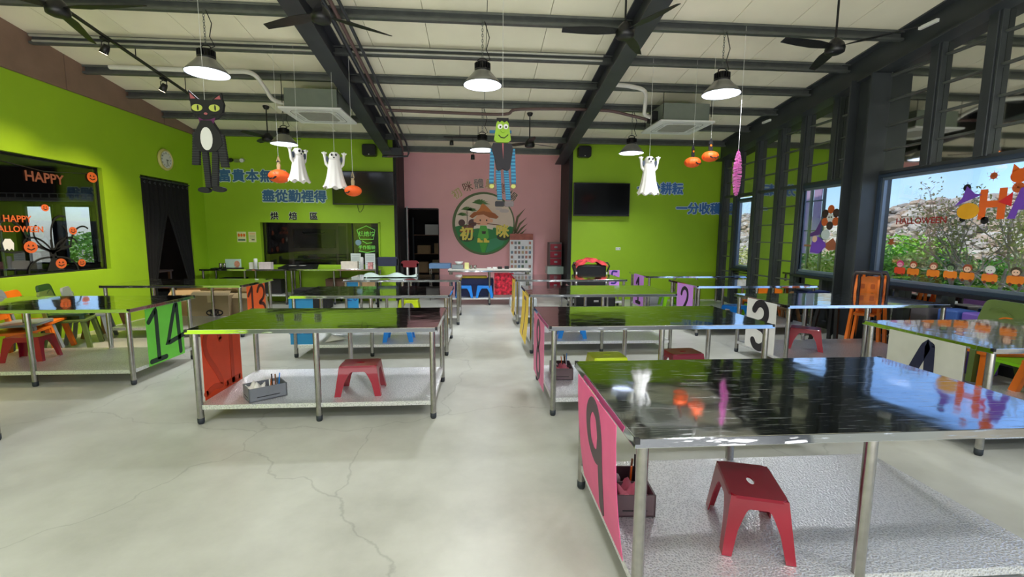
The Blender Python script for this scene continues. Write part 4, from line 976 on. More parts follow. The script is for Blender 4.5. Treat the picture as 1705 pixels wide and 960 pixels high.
MB().stroke([(0,0),(.06,-.012)], .012, -.048, -.046).build('hour_hand', BLACK, ck); MB().stroke([(0,0),(.03,-.11)], .008, -.05, -.048).build('minute_hand', BLACK, ck)

# ------------------------------------------------------------------ emblem on the pink wall
em = thing('wall_emblem', 'round farm emblem with a straw-hatted child on the pink wall', 'emblem', (.14, YP, 1.90))
def flat(name, pts, col, d, parent=em): return MB().prism(pts, -d, -d+.0025 if d > .003 else 0).build(name, mat('print_%d_%d_%d' % col, col, .55, var=.02), parent)
RR = .83
flat('ring', circ(0,0,RR,64), (88,104,62), .006); flat('sky', circ(.02,-.0,.775,64), (238,214,198), .009)
low = [(.775*math.cos(R(a))+.02, .775*math.sin(R(a))) for a in range(186, 355, 4)]
flat('field', low+[(.70,-.06),(.5,-.2),(.3,-.1),(.05,-.14),(-.2,-.12),(-.45,-.02)], (44,128,66), .012)
flat('field_light', [(-.12,-.48),(.12,-.48),(.03,-.765),(-.05,-.765)], (70,160,50), .015)
flat('field_teal', [(.16,-.42),(.62,-.3),(.5,-.56),(.2,-.72),(.05,-.76)], (60,140,96), .014)
for cx, cz, s_ in ((-.08,.50,1.2),(-.42,.34,.9),(-.55,.2,.8),(-.3,.32,.8)):
    m_ = MB()
    for a in range(15, 176, 23):
        m_.prism([(cx,cz),(cx+.14*s_*math.cos(R(a-14)),cz+.11*s_*math.sin(R(a-14))+.01),(cx+.22*s_*math.cos(R(a)),cz+.14*s_*math.sin(R(a))-.03),(cx+.12*s_*math.cos(R(a+12)),cz+.09*s_*math.sin(R(a+12)))], -.016, -.014)
    m_.build('palm_leaf', mat('palm_green', (92,128,70), .6), em)
MB().stroke([(-.44,.32),(-.43,.1),(-.44,-.1)], .022, -.016, -.014).build('palm_trunk', mat('palm_trunk', (140,120,110), .6), em)
flat('bush', circ(-.58,.02,.09,14), (92,62,60), .014); flat('bush', circ(-.3,.01,.11,14), (100,66,66), .014); flat('bush', circ(-.42,-.1,.16,14,.06), (128,70,62), .015)
flat('cloud', circ(.55,.34,.13,18,.05), (216,196,192), .012); flat('cloud', circ(.4,.4,.09,18,.04), (224,204,198), .012)
SK = (246,182,150)
flat('head', circ(-.02,.1,.2,26,.165), SK, .018); flat('ear', circ(-.22,.08,.05,12), SK, .017); flat('ear', circ(.2,.08,.05,12), SK, .017)
flat('hat_brim', [(-.38,.19),(-.26,.3),(-.1,.33),(.15,.33),(.3,.27),(.40,.18),(.34,.13),(.15,.16),(0,.24),(-.18,.22),(-.3,.14)], (178,98,52), .021)
flat('hat_crown', [(-.2,.3),(-.1,.4),(-.06,.5),(-.02,.53),(.04,.49),(.12,.42),(.24,.29),(0,.33)], (216,128,66), .024)
for sx in (-.09, .08): flat('eye', circ(sx,.09,.02,12,.025), (60,30,26), .021)
flat('body', [(-.09,-.05),(.07,-.05),(.12,-.18),(.14,-.36),(.1,-.42),(-.13,-.42),(-.16,-.34),(-.12,-.18)], (92,178,72), .021)
flat('shirt', [(-.12,-.04),(.1,-.04),(.26,-.06),(.24,-.16),(.1,-.12),(-.12,-.12),(-.27,-.14),(-.25,-.06)], (240,222,206), .0195)
flat('pocket', [(-.05,-.2),(.06,-.2),(.05,-.27),(-.04,-.27)], (60,50,44), .024)
for sx in (-.09, .08): flat('boot', [(sx-.07,-.38),(sx-.02,-.38),(sx+.02,-.44),(sx+.07,-.44),(sx+.07,-.5),(sx-.08,-.5)], (232,208,80), .024)
MB().stroke([(-.6,-.12),(-.3,-.0),(-.1,.0)], .02, -.0205, -.018).stroke([(.1,.0),(.4,-.03),(.62,-.1)], .02, -.0205, -.018).build('carrying_pole', mat('pole_brown', (112,60,44), .6), em)
flat('basket', circ(-.45,-.38,.2,20,.1), (50,70,42), .018); flat('basket', circ(.52,-.35,.17,20,.09), (56,66,40), .018)
flat('basket_soil', circ(-.45,-.2,.2,20,.05), (150,84,50), .019)
YW = mat('yellow_white_letter', (236,214,96), .5)
text('初', .36, YW, em, (-.45,-.024,-.29), .003, 0, 'character', fat=.014); text('咪', .36, YW, em, (.50,-.024,-.22), .003, 0, 'character', fat=.014)
lf = MB()
for pts in ([(.8,-.2),(.88,.2),(1.12,.42),(.93,.16),(.86,-.2)], [(.82,-.25),(.95,.02),(1.16,.18),(.99,-.02),(.88,-.25)], [(.84,-.3),(1.0,-.1),(1.18,.02),(1.02,-.16),(.9,-.3)], [(.84,-.34),(1.02,-.22),(1.16,-.12),(1.02,-.28),(.9,-.38)], [(.7,-.5),(.86,-.1),(.84,-.3),(.76,-.6)]): lf.prism(pts, -.008, 0)
lf.build('grass_blade', mat('leaf_olive', (104,96,62), .6), em)
ac_ = thing('arched_lettering', 'arched row of outlined characters over the round emblem', 'lettering', (.14, YP, 1.90))
for i, (ch, a, c_) in enumerate(zip('初咪體驗農場', (132, 114, 97, 80, 63, 44), ((196,168,110),(120,60,60),(128,112,120),(196,160,100),(150,80,84),(84,60,66)))):
    q = text(ch, .27, mat('pale_outline', (226,196,180), .6), ac_, (1.03*math.cos(R(a)), -.004, 1.03*math.sin(R(a))), .003, 0, 'character_outline', R(a-90)*.8, fat=.014)
    text(ch, .27, mat('char_%d' % i, c_, .5), q, (0, -.007, 0), .003, .001, 'character', R(a-90)*.8)

# poster stand, drawers, stored goods at the pink wall
ps = thing('picture_poster', 'tall white poster with rows of small pictures leaning by the drawer tower', 'poster', (1.14, 11.95, .02))
MB().box(-.31,.31,0,.012,0,1.62).build('board', mat('poster_white', (222,220,224), .5), ps)
MB().box(-.31,.31,-.003,0,1.46,1.62).build('header', mat('poster_header', (168,92,78), .5, var=.2, scale=9), ps)
cols = [(150,110,100),(110,130,150),(170,150,120),(90,110,90),(180,120,110),(120,120,130)]
for r_ in range(11):
    for c_ in range(6):
        if random.random() < .9:
            q = cols[random.randrange(6)]; MB().box(-.28+c_*.096, -.28+c_*.096+.062, -.002, 0, 1.34-r_*.125, 1.34-r_*.125+.075).build('picture', mat('pic_%d' % q[0], q, .5, var=.3, scale=40), ps)
dw = thing('drawer_tower', 'maroon drawer tower with a clear box in the corner of the pink wall', 'drawers', (2.0, 11.55, 0))
MB().box(-.16,.16,0,.4,0,1.42).build('frame', mat('drawer_frame', (96,84,84), .5), dw)
MAR = mat('maroon_plastic', (128, 12, 36), .35, var=.05)
for k, z in enumerate((1.22, 1.03, .84, .42, .23, .04)):
    d = MB().box(-.145,.145,-.02,.02,z,z+.16).build('drawer', MAR, dw, bevel=.005); MB().box(-.04,.04,-.03,-.02,z+.06,z+.1).build('handle', GREYP, d)
MB().box(-.22,.2,-.06,.3,.6,.8).build('clear_box', mat('clear_plastic', (150,166,158), .25), dw, bevel=.006)
def simple(name, label, cat, m_, mb, loc, rot=0, group=None, bevel=0):
    o = mb.build(name, m_, loc=loc, rotz=rot, bevel=bevel); tag(o, label, cat, group); return o
simple('flower_cloth', 'red flowered cloth hanging under the white topped table', 'cloth', mat('red_flower_cloth', (186,30,52), .8, var=.9, scale=14), MB().box(-.22,.22,-.01,.01,-.5,0), (.58, 10.2, .74))
simple('plastic_bin', 'tall white plastic bin under the white topped table', 'bin', WHITE, MB().lathe([(0,0),(.14,0),(.17,.5),(.18,.52),(.16,.52),(.0,.48)], n=24), (.95, 10.42, .172))
simple('storage_box', 'dark blue box with a label behind the blue stools', 'box', NAVY, MB().box(-.45,.45,-.15,.15,0,.42), (-.1, 10.58, .172), bevel=.01)
simple('yellow_tray', 'yellow tray on the dark blue box', 'tray', mat('yellow_plastic', (228,196,40), .4), MB().box(-.3,.3,-.12,.12,0,.05), (-.1, 10.56, .595), bevel=.01)
simple('bowl', 'white bowl on the grey tub at the near end of the white topped table', 'bowl', WHITE, MB().lathe([(0,0),(.05,0),(.1,.07),(.095,.07),(.0,.02)], n=20), (-.45, 10.45, .912))
simple('grey_tub', 'grey tub under the white bowl', 'tub', GREYP, MB().box(-.13,.13,-.1,.1,0,.1), (-.48, 10.45, .812), bevel=.01)
simple('tissue_pack', 'pale yellow pack beside the grey tub', 'pack', mat('pale_yellow', (226,222,150), .6), MB().box(-.05,.05,-.05,.05,0,.15), (-.27, 10.4, .812), bevel=.01)
for i, x in enumerate((-.17, -.08)): simple('steel_cup', ['steel cup next to the pale yellow pack','steel cup nearer the middle of the white top'][i], 'cup', LEG, MB().lathe([(0,0),(.03,0),(.035,.09),(.032,.09),(0,.01)], n=16), (x, 10.42, .812), group='cups on the white topped table')
for i, (x, c_) in enumerate(((.25, WHITE), (.38, WHITE), (.5, DARK), (.66, DARK))): simple('small_block', ['white block, nearer the cups','white block next to the dark blocks','small dark block, nearer the white ones','larger dark block nearest the poster'][i], 'block', c_, MB().box(-.05,.05,-.04,.04,0,.035+.01*i), (x, 10.5, .812), group='small blocks on the white topped table', bevel=.004)
bt = thing('blue_trolley', 'blue topped trolley left of the white topped table', 'trolley', (-.98, 11.2, 0))
MB().box(-.22,.3,-.2,.2,.78,.9).build('tray', mat('dusty_blue', (104,140,184), .5), bt, bevel=.01); MB().box(-.22,.3,-.2,.2,.2,.24).build('lower_tray', mat('dusty_blue', (104,140,184), .5), bt)
for sx in (-.2, .28):
    for sy in (-.18, .18): MB().tube([(sx,sy,0),(sx,sy,.8)], .012, 8).build('leg', LEG, bt)

# things on the back left counters
simple('picture_card', 'white framed picture card at the left end of the counter', 'card', mat('card_mint', (206,232,216), .5), MB().box(-.17,.17,-.01,.01,0,.21), (-5.55, 10.62, .812), bevel=.003)
simple('portrait_print', 'round orange and grey print on the picture card', 'print', mat('face_print', (214,150,120), .5, var=.3, scale=30), MB().prism(circ(0,.1,.06,16,.075), -.006, 0), (-5.46, 10.605, .812))
simple('black_tray', 'black tray under the picture card', 'tray', DARK, MB().box(-.3,.3,-.12,.12,-.02,.0), (-5.62, 10.5, .832), bevel=.004)
for i, x in enumerate((-5.72, -5.64)): simple('steel_cup', ['steel cup left on the black tray','steel cup right on the black tray'][i], 'cup', LEG, MB().lathe([(0,0),(.03,0),(.032,.11),(.0,.11)], n=14), (x, 10.42, .832), group='cups on the black tray')
simple('white_canister', 'tall white canister on the left counter', 'canister', WHITE, MB().lathe([(0,0),(.04,0),(.04,.22),(.03,.235),(0,.235)], n=18), (-4.98, 10.45, .811))
simple('tissue_box', 'white and maroon box right of the tall canister', 'box', mat('box_pinkish', (222,206,206), .6, var=.1, scale=12), MB().box(-.13,.13,-.07,.07,0,.15), (-4.78, 10.5, .811))
simple('small_carton', 'small white carton left of the tall canister', 'box', PAPER, MB().box(-.05,.05,-.05,.05,0,.14), (-5.1, 10.55, .811))
simple('griddle_tray', 'wide black tray with two white papers in front of the baking window', 'tray', DARK, MB().add([(-.38,-.13,0),(.35,-.13,0),(.38,.15,0),(-.3,.15,0),(-.4,-.14,.03),(.36,-.14,.03),(.4,.18,.09),(-.32,.18,.09)], [(0,3,2,1),(4,5,6,7),(0,1,5,4),(1,2,6,5),(2,3,7,6),(3,0,4,7)]), (-4.1, 10.55, .811))
for i, x in enumerate((-4.2, -3.98)): simple('white_paper', ['left white paper on the wide black tray','right white paper on the wide black tray'][i], 'paper', PAPER, MB().prismz([(-.07,-.04),(.05,-.04),(.07,.04),(-.03,.05)], 0, .004), (x, 10.5, .882), group='papers on the wide black tray')
for i, (x, w_) in enumerate(((-2.93, .2), (-2.6, .2))): 
    t = thing('notice_stand', ['left white notice behind the tissue carton','right white notice behind the tissue carton'][i], 'notice', (x+.05, 10.82, .811), 0, 'white notices standing on the counter')
    MB().box(-w_*.58, w_*.58, -.005,.005, 0, .34).build('sheet', mat('notice_white', (214,222,218), .5), t)
    for k in range(5): MB().box(-.09,.09,-.007,-.005,.28-.05*k,.288-.05*k).build('text_line', GREYP, t)
simple('tissue_carton', 'white carton with pink edge at the right of the counter', 'box', mat('carton_white', (232,220,206), .6, var=.08, scale=14), MB().box(-.18,.18,-.08,.08,0,.17), (-2.93, 10.5, .811))
simple('white_canister', 'tall white canister between the two standing notices', 'canister', WHITE, MB().lathe([(0,0),(.04,0),(.04,.25),(.03,.27),(0,.27)], n=18), (-2.66, 10.48, .811))
simple('red_carton', 'small white carton with red print at the counter end', 'box', mat('red_print', (226,150,150), .6, var=.5, scale=20), MB().box(-.05,.05,-.05,.05,0,.15), (-2.46, 10.45, .811))
# stored boxes under counters and by table 13
for i, (x, y, w_, d_, h_, z, m_) in enumerate(((-2.65,10.68,.5,.3,.4,.235,CARD),(-3.25,10.7,.5,.36,.34,.235,mat('dark_carton', (84,60,44), .8)),(-4.8,10.7,.6,.3,.32,.235,mat('black_box', (30,28,30), .6)),(-5.6,10.7,.5,.3,.36,.235,mat('black_box', (30,28,30), .6)))):
    simple('storage_box', ['yellow brown carton under the right end of the counter','dark brown carton under the counter','black box under the middle of the left counter','black box under the left counter corner'][i], 'box', m_, MB().box(-w_/2,w_/2,-d_/2,d_/2,0,h_), (x,y,z), bevel=.004)
def carton(label, x, y, w_, d_, h_, rot, m_, logo=False, z=0):
    t = thing('cardboard_box', label, 'box', (x, y, z), rot, 'cardboard boxes behind table 13')
    MB().box(-w_/2,w_/2,-d_/2,d_/2,0,h_).build('body', m_, t, bevel=.006)
    MB().box(-.03,.03,-d_/2-.002,-d_/2,h_-.12,h_).build('tape', mat('tape', (206,190,150), .4), t)
    MB().add([(-w_/2,-d_/2,h_),(w_/2,-d_/2,h_),(w_/2,-d_/2+.13,h_+.07),(-w_/2,-d_/2+.13,h_+.07)], [(0,1,2,3)]).add([(-w_/2,d_/2,h_),(w_/2,d_/2,h_),(w_/2,d_/2-.12,h_+.08),(-w_/2,d_/2-.12,h_+.08)], [(0,1,2,3)]).build('flap', m_, t)
    if logo:
        q = MB().stroke(circ(0,0,.13,26,.055), .022, -.003, 0, closed=True); q.build('printed_ring', INK, t, loc=(w_*.12,-d_/2-.001,h_*.42))
        text('魚', .1, INK, t, (w_*.12,-d_/2-.003,h_*.42), .001, .004, 'printed_mark', sx=1.8)
carton('big box with an oval printed mark beside the orange 13', -4.68, 8.3, .62, .42, .52, R(3), CARDL, True)
carton('pale carton right of the box with the oval mark', -4.18, 8.4, .5, .4, .46, R(-8), CARDL)
carton('open carton with raised flaps left of the oval mark box', -5.3, 8.6, .5, .45, .5, R(10), CARD)
carton('carton standing behind the oval mark box', -4.6, 8.85, .6, .4, .62, R(-3), CARD)
simple('black_crate', 'black crate on the floor under the steel counter', 'crate', BLACK, MB().box(-.34,.34,-.2,.2,0,.44), (-3.55, 9.9, 0), bevel=.01)

# furthest left aisle table load: blue/black baby seats, paper, bag
bs = thing('booster_seat', 'dark booster seat frame standing behind the paper covered table', 'seat', (-1.85, 9.35, 0))
MB().prism(rrect(-.22,.2,.95,1.14,.05), -.02, .02).build('backrest', mat('seat_navy', (38,42,70), .5), bs)
for sx in (-.22,.2): MB().bar((sx,0,.0),(sx,0,1.1),.04).build('leg', DARK, bs)
MB().bar((-.24,-.2,.72),(.22,-.2,.72),.06,.05).build('tray', DGREEN, bs); MB().box(-.2,.18,-.2,.1,.5,.54).build('seat', DGREEN, bs)
bs2 = thing('booster_seat', 'red and black booster seat next to the dark one at the doorway', 'seat', (-1.42, 9.45, 0))
MB().prism(rrect(-.18,.18,.92,1.06,.06), -.02, .02).build('backrest', mat('seat_red', (120,20,34), .5), bs2)
for sx in (-.16,.16): MB().bar((sx,0,.0),(sx,0,1.0),.04).build('leg', DARK, bs2)
for sx in (-.05,.13): MB().bar((sx,-.03,.62),(sx,-.03,.92),.03).build('strap', WHITE, bs2)
vs = []; n = 16
for i in range(n+1):
    for j in range(7): u, v = i/n, j/6; vs.append((u*.95, v*.34, .012+.05*abs(math.sin(u*6+v*2))*math.sin(v*math.pi)+.02*math.sin(u*13)*math.sin(v*math.pi)))
o = MB().add(vs, [(i*7+j,(i+1)*7+j,(i+1)*7+j+1,i*7+j+1) for i in range(n) for j in range(6)], True).build('plastic_sheet', mat('plastic_sheet', (196,214,208), .25), loc=(-2.1, 8.3, .812)); tag(o, 'crinkled clear plastic sheet on the furthest left aisle table', 'sheet')

# black folding cart with red cloth, purple 5 board, bag, at the right green wall
ct = thing('folding_cart', 'black folding cart with curled handles by the right green wall', 'cart', (2.5, 9.95, 0))
MB().box(-.33,.33,-.2,.2,.42,.95).build('basket', DARK, ct, bevel=.03)
for sx in (-1,1):
    MB().tube([(sx*.34,-.1,.7),(sx*.42,-.12,.93),(sx*.38,-.1,1.0),(sx*.3,-.05,.98)], .018, 8).build('handle', DARK, ct)
    for sy in (-.18,.18): MB().bar((sx*.3,sy,.08),(sx*.34,sy,.6),.03).build('leg', LEG if sy < 0 else DARK, ct)
    MB().tube([(sx*.34,-.2,.55),(sx*.34,-.2,.8)], .016, 8).build('reflective_band', WHITE, ct)
    for sy in (-.18,.18): 
        q = MB().lathe([(0,-.02),(.06,-.02),(.06,.02),(0,.02)], n=16); q.v = [(sx*.32+z, sy+x, .06+y) for x, y, z in q.v]; q.build('wheel', DARK, ct)
vs = []; n = 16
for i in range(n+1):
    for j in range(9):
        u, v = i/n, j/8; x = -.36+.72*u; hgt = .95+.14*math.sin(u*math.pi)**.8+.02*math.sin(u*22+v*5)
        vs.append((x, -.24+.46*v, hgt-(.07 if j in (0, 8) else 0)))
o = MB().add(vs, [(i*9+j,(i+1)*9+j,(i+1)*9+j+1,i*9+j+1) for i in range(n) for j in range(8)], True).build('red_cloth', mat('red_patterned_cloth', (206,60,62), .8, var=.8, scale=9), loc=(2.5, 9.95, 0)); tag(o, 'red and white patterned cloth heaped on the black cart', 'cloth')
sheet('5', 3.02, 9.78, 0, PURPLE, 'light purple board with a 5 beside the black cart', .24, .5, .84, mat('indigo_marker', (50,40,120), .6), .04, 0, .8)
table('small table under the black cart things at the right wall', 2.0, 9.6, 1.25, .5, .5, 'low tables at the back', .15, mid=False)
su = thing('black_suitcase', 'long black suitcase lying under the tables right of the aisle', 'suitcase', (2.45, 9.25, 0))
MB().box(-.42,.42,-.13,.13,.03,.34).build('shell', DARK, su, bevel=.04)
for sx in (-.36,.36): 
    q = MB().lathe([(0,-.012),(.035,-.012),(.035,.012),(0,.012)], n=14); q.v = [(sx+x, -.14+z, .04+y) for x, y, z in q.v]; q.build('wheel', GREYP, su)
MB().box(-.05,.05,-.135,-.13,.22,.26).build('tag', WHITE, su)
simple('white_box', 'white storage box on the shelf under table 6', 'box', mat('clear_tub', (200,206,210), .35), MB().box(-.3,.3,-.16,.16,0,.2), (1.0, 10.0+.0, 0), bevel=.02)
simple('storage_box', 'white box under the table with the purple 1', 'box', mat('box_white', (196,196,206), .5), MB().box(-.18,.18,-.15,.15,0,.24), (3.72, 9.3, sz), bevel=.01)

# ------------------------------------------------------------------ children's chairs and high chairs
def kid_chair(label, x, y, rot, m_, group, z=0, s=1.0):
    t = thing('kids_chair', label, 'chair', (x, y, z), rot, group); t.scale = (1.3*s, 1.15*s, 1.06*s)
    a = rrect(-.19,.19,.0,.26,.06,5)
    q = MB().prism(a, 0, .022); q.v = [(vx*(1-.12*(vz/.26)), vy+.05*vz/.26, vz+.5) for vx, vy, vz in q.v]; q.build('backrest', m_, t)
    q = MB().stroke(circ(0,0,.085,18,.05)[:9], .012, -.003, 0); q.v = [(a_, b_, c_+.64) for a_, b_, c_ in q.v]; q.build('moulded_line', m_, t)
    MB().prismz(rrect(-.19,.19,-.34,.02,.05,4), .36, .385).build('seat', m_, t)
    for sx in (-1,1):
        MB().bar((sx*.17,0,.37),(sx*.16,.03,.56),.035,.03).build('back_post', m_, t)
        MB().bar((sx*.15,-.3,.37),(sx*.2,-.36,0),.05,.04).build('leg', m_, t); MB().bar((sx*.15,0,.37),(sx*.2,.06,0),.05,.04).build('leg', m_, t)
    return t
kc = kid_chair('dark green kids chair on top of the left wall stack', -5.85, 6.55, R(115), DGREEN, 'kids chairs stacked along the left wall', .08)
def kcopy(label, x, y, rot, m_, group, z=0): return dup(kc, (x, y, z), rot, label, group, mats={DGREEN: m_})
kcopy('green kids chair below the dark green one', -5.8, 6.5, R(115), OLIVE, 'kids chairs stacked along the left wall', -.0)
kcopy('orange kids chair at the left edge of the picture', -5.75, 5.75, R(110), ORANGE, 'kids chairs stacked along the left wall', .0)
kcopy('grey kids chair on top of the orange one', -5.78, 5.82, R(110), GREYP, 'kids chairs stacked along the left wall', .08)
kcopy('orange kids chair between the grey and green ones', -5.9, 6.15, R(112), ORANGE, 'kids chairs stacked along the left wall', .04)
kcopy('grey kids chair next to the dark green one', -5.92, 6.95, R(120), GREYP, 'kids chairs stacked along the left wall', -.0)
kcopy('olive kids chair by the big window', 5.5, 4.3, R(-100), OLIVE, 'kids chairs stacked along the window wall', .12)
kcopy('orange kids chair below the olive one', 5.5, 4.2, R(-100), ORANGE, 'kids chairs stacked along the window wall', .03)
kcopy('green kids chair beside the olive stack', 5.45, 3.75, R(-95), LIME, 'kids chairs stacked along the window wall', .0)
kcopy('orange kids chair nearest along the window wall', 5.4, 3.45, R(-95), ORANGE, 'kids chairs stacked along the window wall', .05)
kcopy('brown kids chair under the second window', 5.75, 7.75, R(-90), WOOD, 'kids chairs stacked along the window wall', 0).scale = (.9, .9, .78)
kcopy('orange kids chair under the second window', 5.75, 8.25, R(-95), ORANGE, 'kids chairs stacked along the window wall', 0).scale = (.9, .9, .78)
kcopy('orange kids chair further along toward the corner', 5.75, 8.7, R(-90), ORANGE, 'kids chairs stacked along the window wall', 0).scale = (.9, .9, .78)
ns = thing('tall_stool', 'tall navy stool in front of the window column', 'stool', (5.5, 6.98, 0))
MB().prism(rrect(-.2,.2,.64,.72,.03), -.16, .16).build('seat', NAVY, ns, bevel=.01)
for sx in (-1,1):
    for sy in (-1,1): MB().bar((sx*.15,sy*.12,.66),(sx*.23,sy*.18,0),.045).build('leg', DARK, ns)
dup(ns, (5.35, 6.3, 0), R(20), 'tall dark stool mostly hidden behind table 3', mats={NAVY: DARK})
def high_chair(label, x, y, rot, m_):
    t = thing('high_chair', label, 'high chair', (x, y, 0), rot, 'orange high chairs by the window column')
    MB().prism(rrect(-.16,.16,.5,1.03,.06), .0, .03).build('backrest', m_, t)
    for sx in (-.08, .08): MB().prism(rrect(sx-.035,sx+.035,.86,.93,.015), -.002, .0).build('recess_shade', mat('orange_shadow', (190, 84, 14), .5), t)  # flat squares, the shade of a hollow put in as darker orange
    MB().box(-.16,.16,-.26,.02,.5,.53).build('seat', m_, t)
    for sx in (-1,1):
        MB().bar((sx*.17,.02,1.05),(sx*.26,.2,0),.045,.035).build('leg', m_, t); MB().bar((sx*.17,-.02,1.0),(sx*.26,-.32,0),.045,.035).build('leg', m_, t)
    MB().tube([(-.22,-.2,.68),(-.22,-.2,1.04),(-.19,-.2,1.1),(.19,-.2,1.1),(.22,-.2,1.04),(.22,-.2,.68)], .028, 8).build('tray_bar', mat('tray_bar_brown', (44,34,36), .4), t)
    return t
hc = high_chair('orange high chair with a dark bar, in front of the column', 5.55, 5.98, R(-46), ORANGE); hc.scale = (.72, 1, 1.0)
dup(hc, (5.70, 6.04, 0), R(-46), 'orange high chair folded behind the one in front of the column')
for i, (y, c_) in enumerate(((5.0, mat('blue_bin', (60, 96, 170), .5)), (4.72, mat('violet_bin', (120, 90, 190), .5)), (5.35, mat('grey_bin', (96, 92, 96), .5)))):
    simple('storage_bin', ['blue bin under the big window','violet bin under the big window','grey bin nearer the orange high chairs'][i], 'bin', c_, MB().box(-.14,.14,-.12,.12,0,.72), (5.85, y, 0), group='bins under the big window', bevel=.02)
wc = thing('kids_stool', 'brown wooden stool in front of the left wall between chairs and curtain', 'stool', (-5.75, 7.28, 0))
MB().prismz(rrect(-.16,.16,-.16,.16,.03), .44, .47).build('seat', WOOD, wc)
for sx in (-1,1):
    for sy in (-1,1): MB().bar((sx*.12,sy*.12,.45),(sx*.19,sy*.19,0),.05).build('leg', WOOD, wc)

# ------------------------------------------------------------------ hanging decorations
def string_to_roof(t, x, y, z0):
    MB().tube([(0,0,z0),(0,0,roofz(y)-t.location.z)], .0022, 4).build('string', mat('white_string', (225,225,220), .6), t)
CATB = mat('cat_black', (20, 20, 24), .7); CATS = mat('cat_stripe', (46, 46, 52), .7)
cat = thing('cat_puppet', 'long legged black paper cat with yellow green eyes hanging at the left', 'decoration', (-2.9, 5.2, 2.02))
def fl(name, pts, m_, y0, y1, p=None): return MB().prism(pts, y0, y1).build(name, m_, p or cat)
fl('head', [(-.14,.99),(-.13,.86),(-.1,.8),(-.04,.76),(.05,.76),(.13,.79),(.18,.84),(.2,.93),(.18,1.0),(.08,.97),(-.02,.97)], CATB, -.02, .02)
fl('ear', [(-.145,.96),(-.15,1.07),(-.05,.975)], CATB, -.018, .01); fl('ear', [(.19,.96),(.18,1.05),(.08,.97)], CATB, -.018, .01)
CP = mat('cat_pink', (170,90,96), .6)
fl('inner_ear', [(-.13,.98),(-.135,1.04),(-.08,.985)], CP, -.023, -.018); fl('inner_ear', [(.175,.98),(.165,1.02),(.11,.98)], CP, -.023, -.018)
EY = mat('cat_eye', (190,200,90), .5)
for sx in (-.07, .105):
    e = fl('eye', circ(sx,.89,.055,18,.036), EY, -.024, -.02); fl('pupil', circ(sx+.01,.89,.008,10,.03), CATB, -.027, -.024, e)
fl('nose', circ(.015,.83,.018,10,.012), CP, -.026, -.02); fl('bow_tie', [(-.06,.79),(-.01,.765),(.06,.77),(.11,.79),(.09,.73),(.02,.7),(-.05,.72)], mat('bow_purple', (96,24,84), .6), -.028, -.02)
m_ = MB()
for sx in (-1,1):
    for dz in (-.02,0,.02): m_.stroke([(.02+sx*.06,.82),(.02+sx*.2,.81+dz*1.6)], .003, -.024, -.022)
m_.build('whisker', CATB, cat)
fl('body', [(-.04,.76),(.07,.76),(.15,.62),(.17,.52),(.1,.44),(-.07,.44),(-.13,.52),(-.11,.63)], CATB, -.03, .03)
fl('belly', circ(.01,.57,.062,18,.12), WHITE, -.034, -.03)
def paper_limb(p, x0, z0, x1, z1, wd, n, ma, mb_, y=0):
    a, b = MB(), MB()
    for k in range(n):
        xa, za = x0+(x1-x0)*k/n, z0+(z1-z0)*k/n; xb, zb = x0+(x1-x0)*(k+1)/n, z0+(z1-z0)*(k+1)/n
        q = a if k % 2 else b; d = .02 if k % 2 else .016
        q.box(min(xa,xb)-wd/2, max(xa,xb)+wd/2, y-d, y+d, min(za,zb), max(za,zb))
    o = a.build('folded_leg', ma, p); b.build('fold', mb_, o); return o
paper_limb(cat, -.1, .64, -.13, .30, .07, 26, CATB, CATS); paper_limb(cat, .14, .62, .17, .28, .075, 26, CATB, CATS, -.005)
paper_limb(cat, -.035, .46, -.02, .06, .055, 34, CATB, CATS, .01); paper_limb(cat, .075, .46, .045, .07, .06, 34, CATB, CATS, .01)
fl('foot', circ(-.06,.035,.06,14,.03), CATB, -.03, .03); fl('foot', circ(.09,.045,.065,14,.03), CATB, -.03, .03)
string_to_roof(cat, -2.9, 5.2, .97)

mo = thing('monster_puppet', 'green faced paper monster puppet with blue concertina arms and legs', 'decoration', (.28, 5.3, 1.95))
GF = mat('monster_green', (150,190,50), .6); BL1 = mat('paper_blue', (20,96,140), .5); BL2 = mat('paper_pale_blue', (60,150,190), .5); MBK = mat('monster_black', (32,28,38), .6)
def fm(name, pts, m_, y0, y1, p=None): return MB().prism(pts, y0, y1).build(name, m_, p or mo)
fm('head', [(-.065,.94),(.06,.94),(.095,.72),(.06,.69),(-.07,.69),(-.1,.72)], GF, -.02, .02)
fm('hair', [(-.07,.96),(.065,.96),(.07,.9),(.045,.93),(.02,.91),(-.01,.93),(-.035,.91),(-.055,.93),(-.075,.9)], CATB, -.025, .022)
for sx in (-.03, .035): 
    e = fm('eye', circ(sx,.865,.028,16), WHITE, -.025, -.02); fm('pupil', circ(sx+.002,.86,.011,10), CATB, -.028, -.025, e)
fm('nose', circ(.0,.82,.022,12), GF, -.04, -.02); MB().stroke([(-.045,.77),(-.02,.745),(.02,.74),(.06,.775)], .01, -.024, -.02).build('mouth', CATB, mo)
MB().bar((-.15,0,.81),(-.08,0,.81),.03).bar((.08,0,.81),(.1,0,.81),.03).build('neck_bolt', BL1, mo)
fm('jacket', [(-.11,.68),(.1,.68),(.12,.62),(.085,.4),(.05,.37),(0,.4),(-.05,.37),(-.07,.4),(-.09,.5),(-.13,.62)], MBK, -.03, .03)
fm('shirt_front', [(-.008,.68),(.01,.68),(.006,.5)], CP, -.034, -.03)
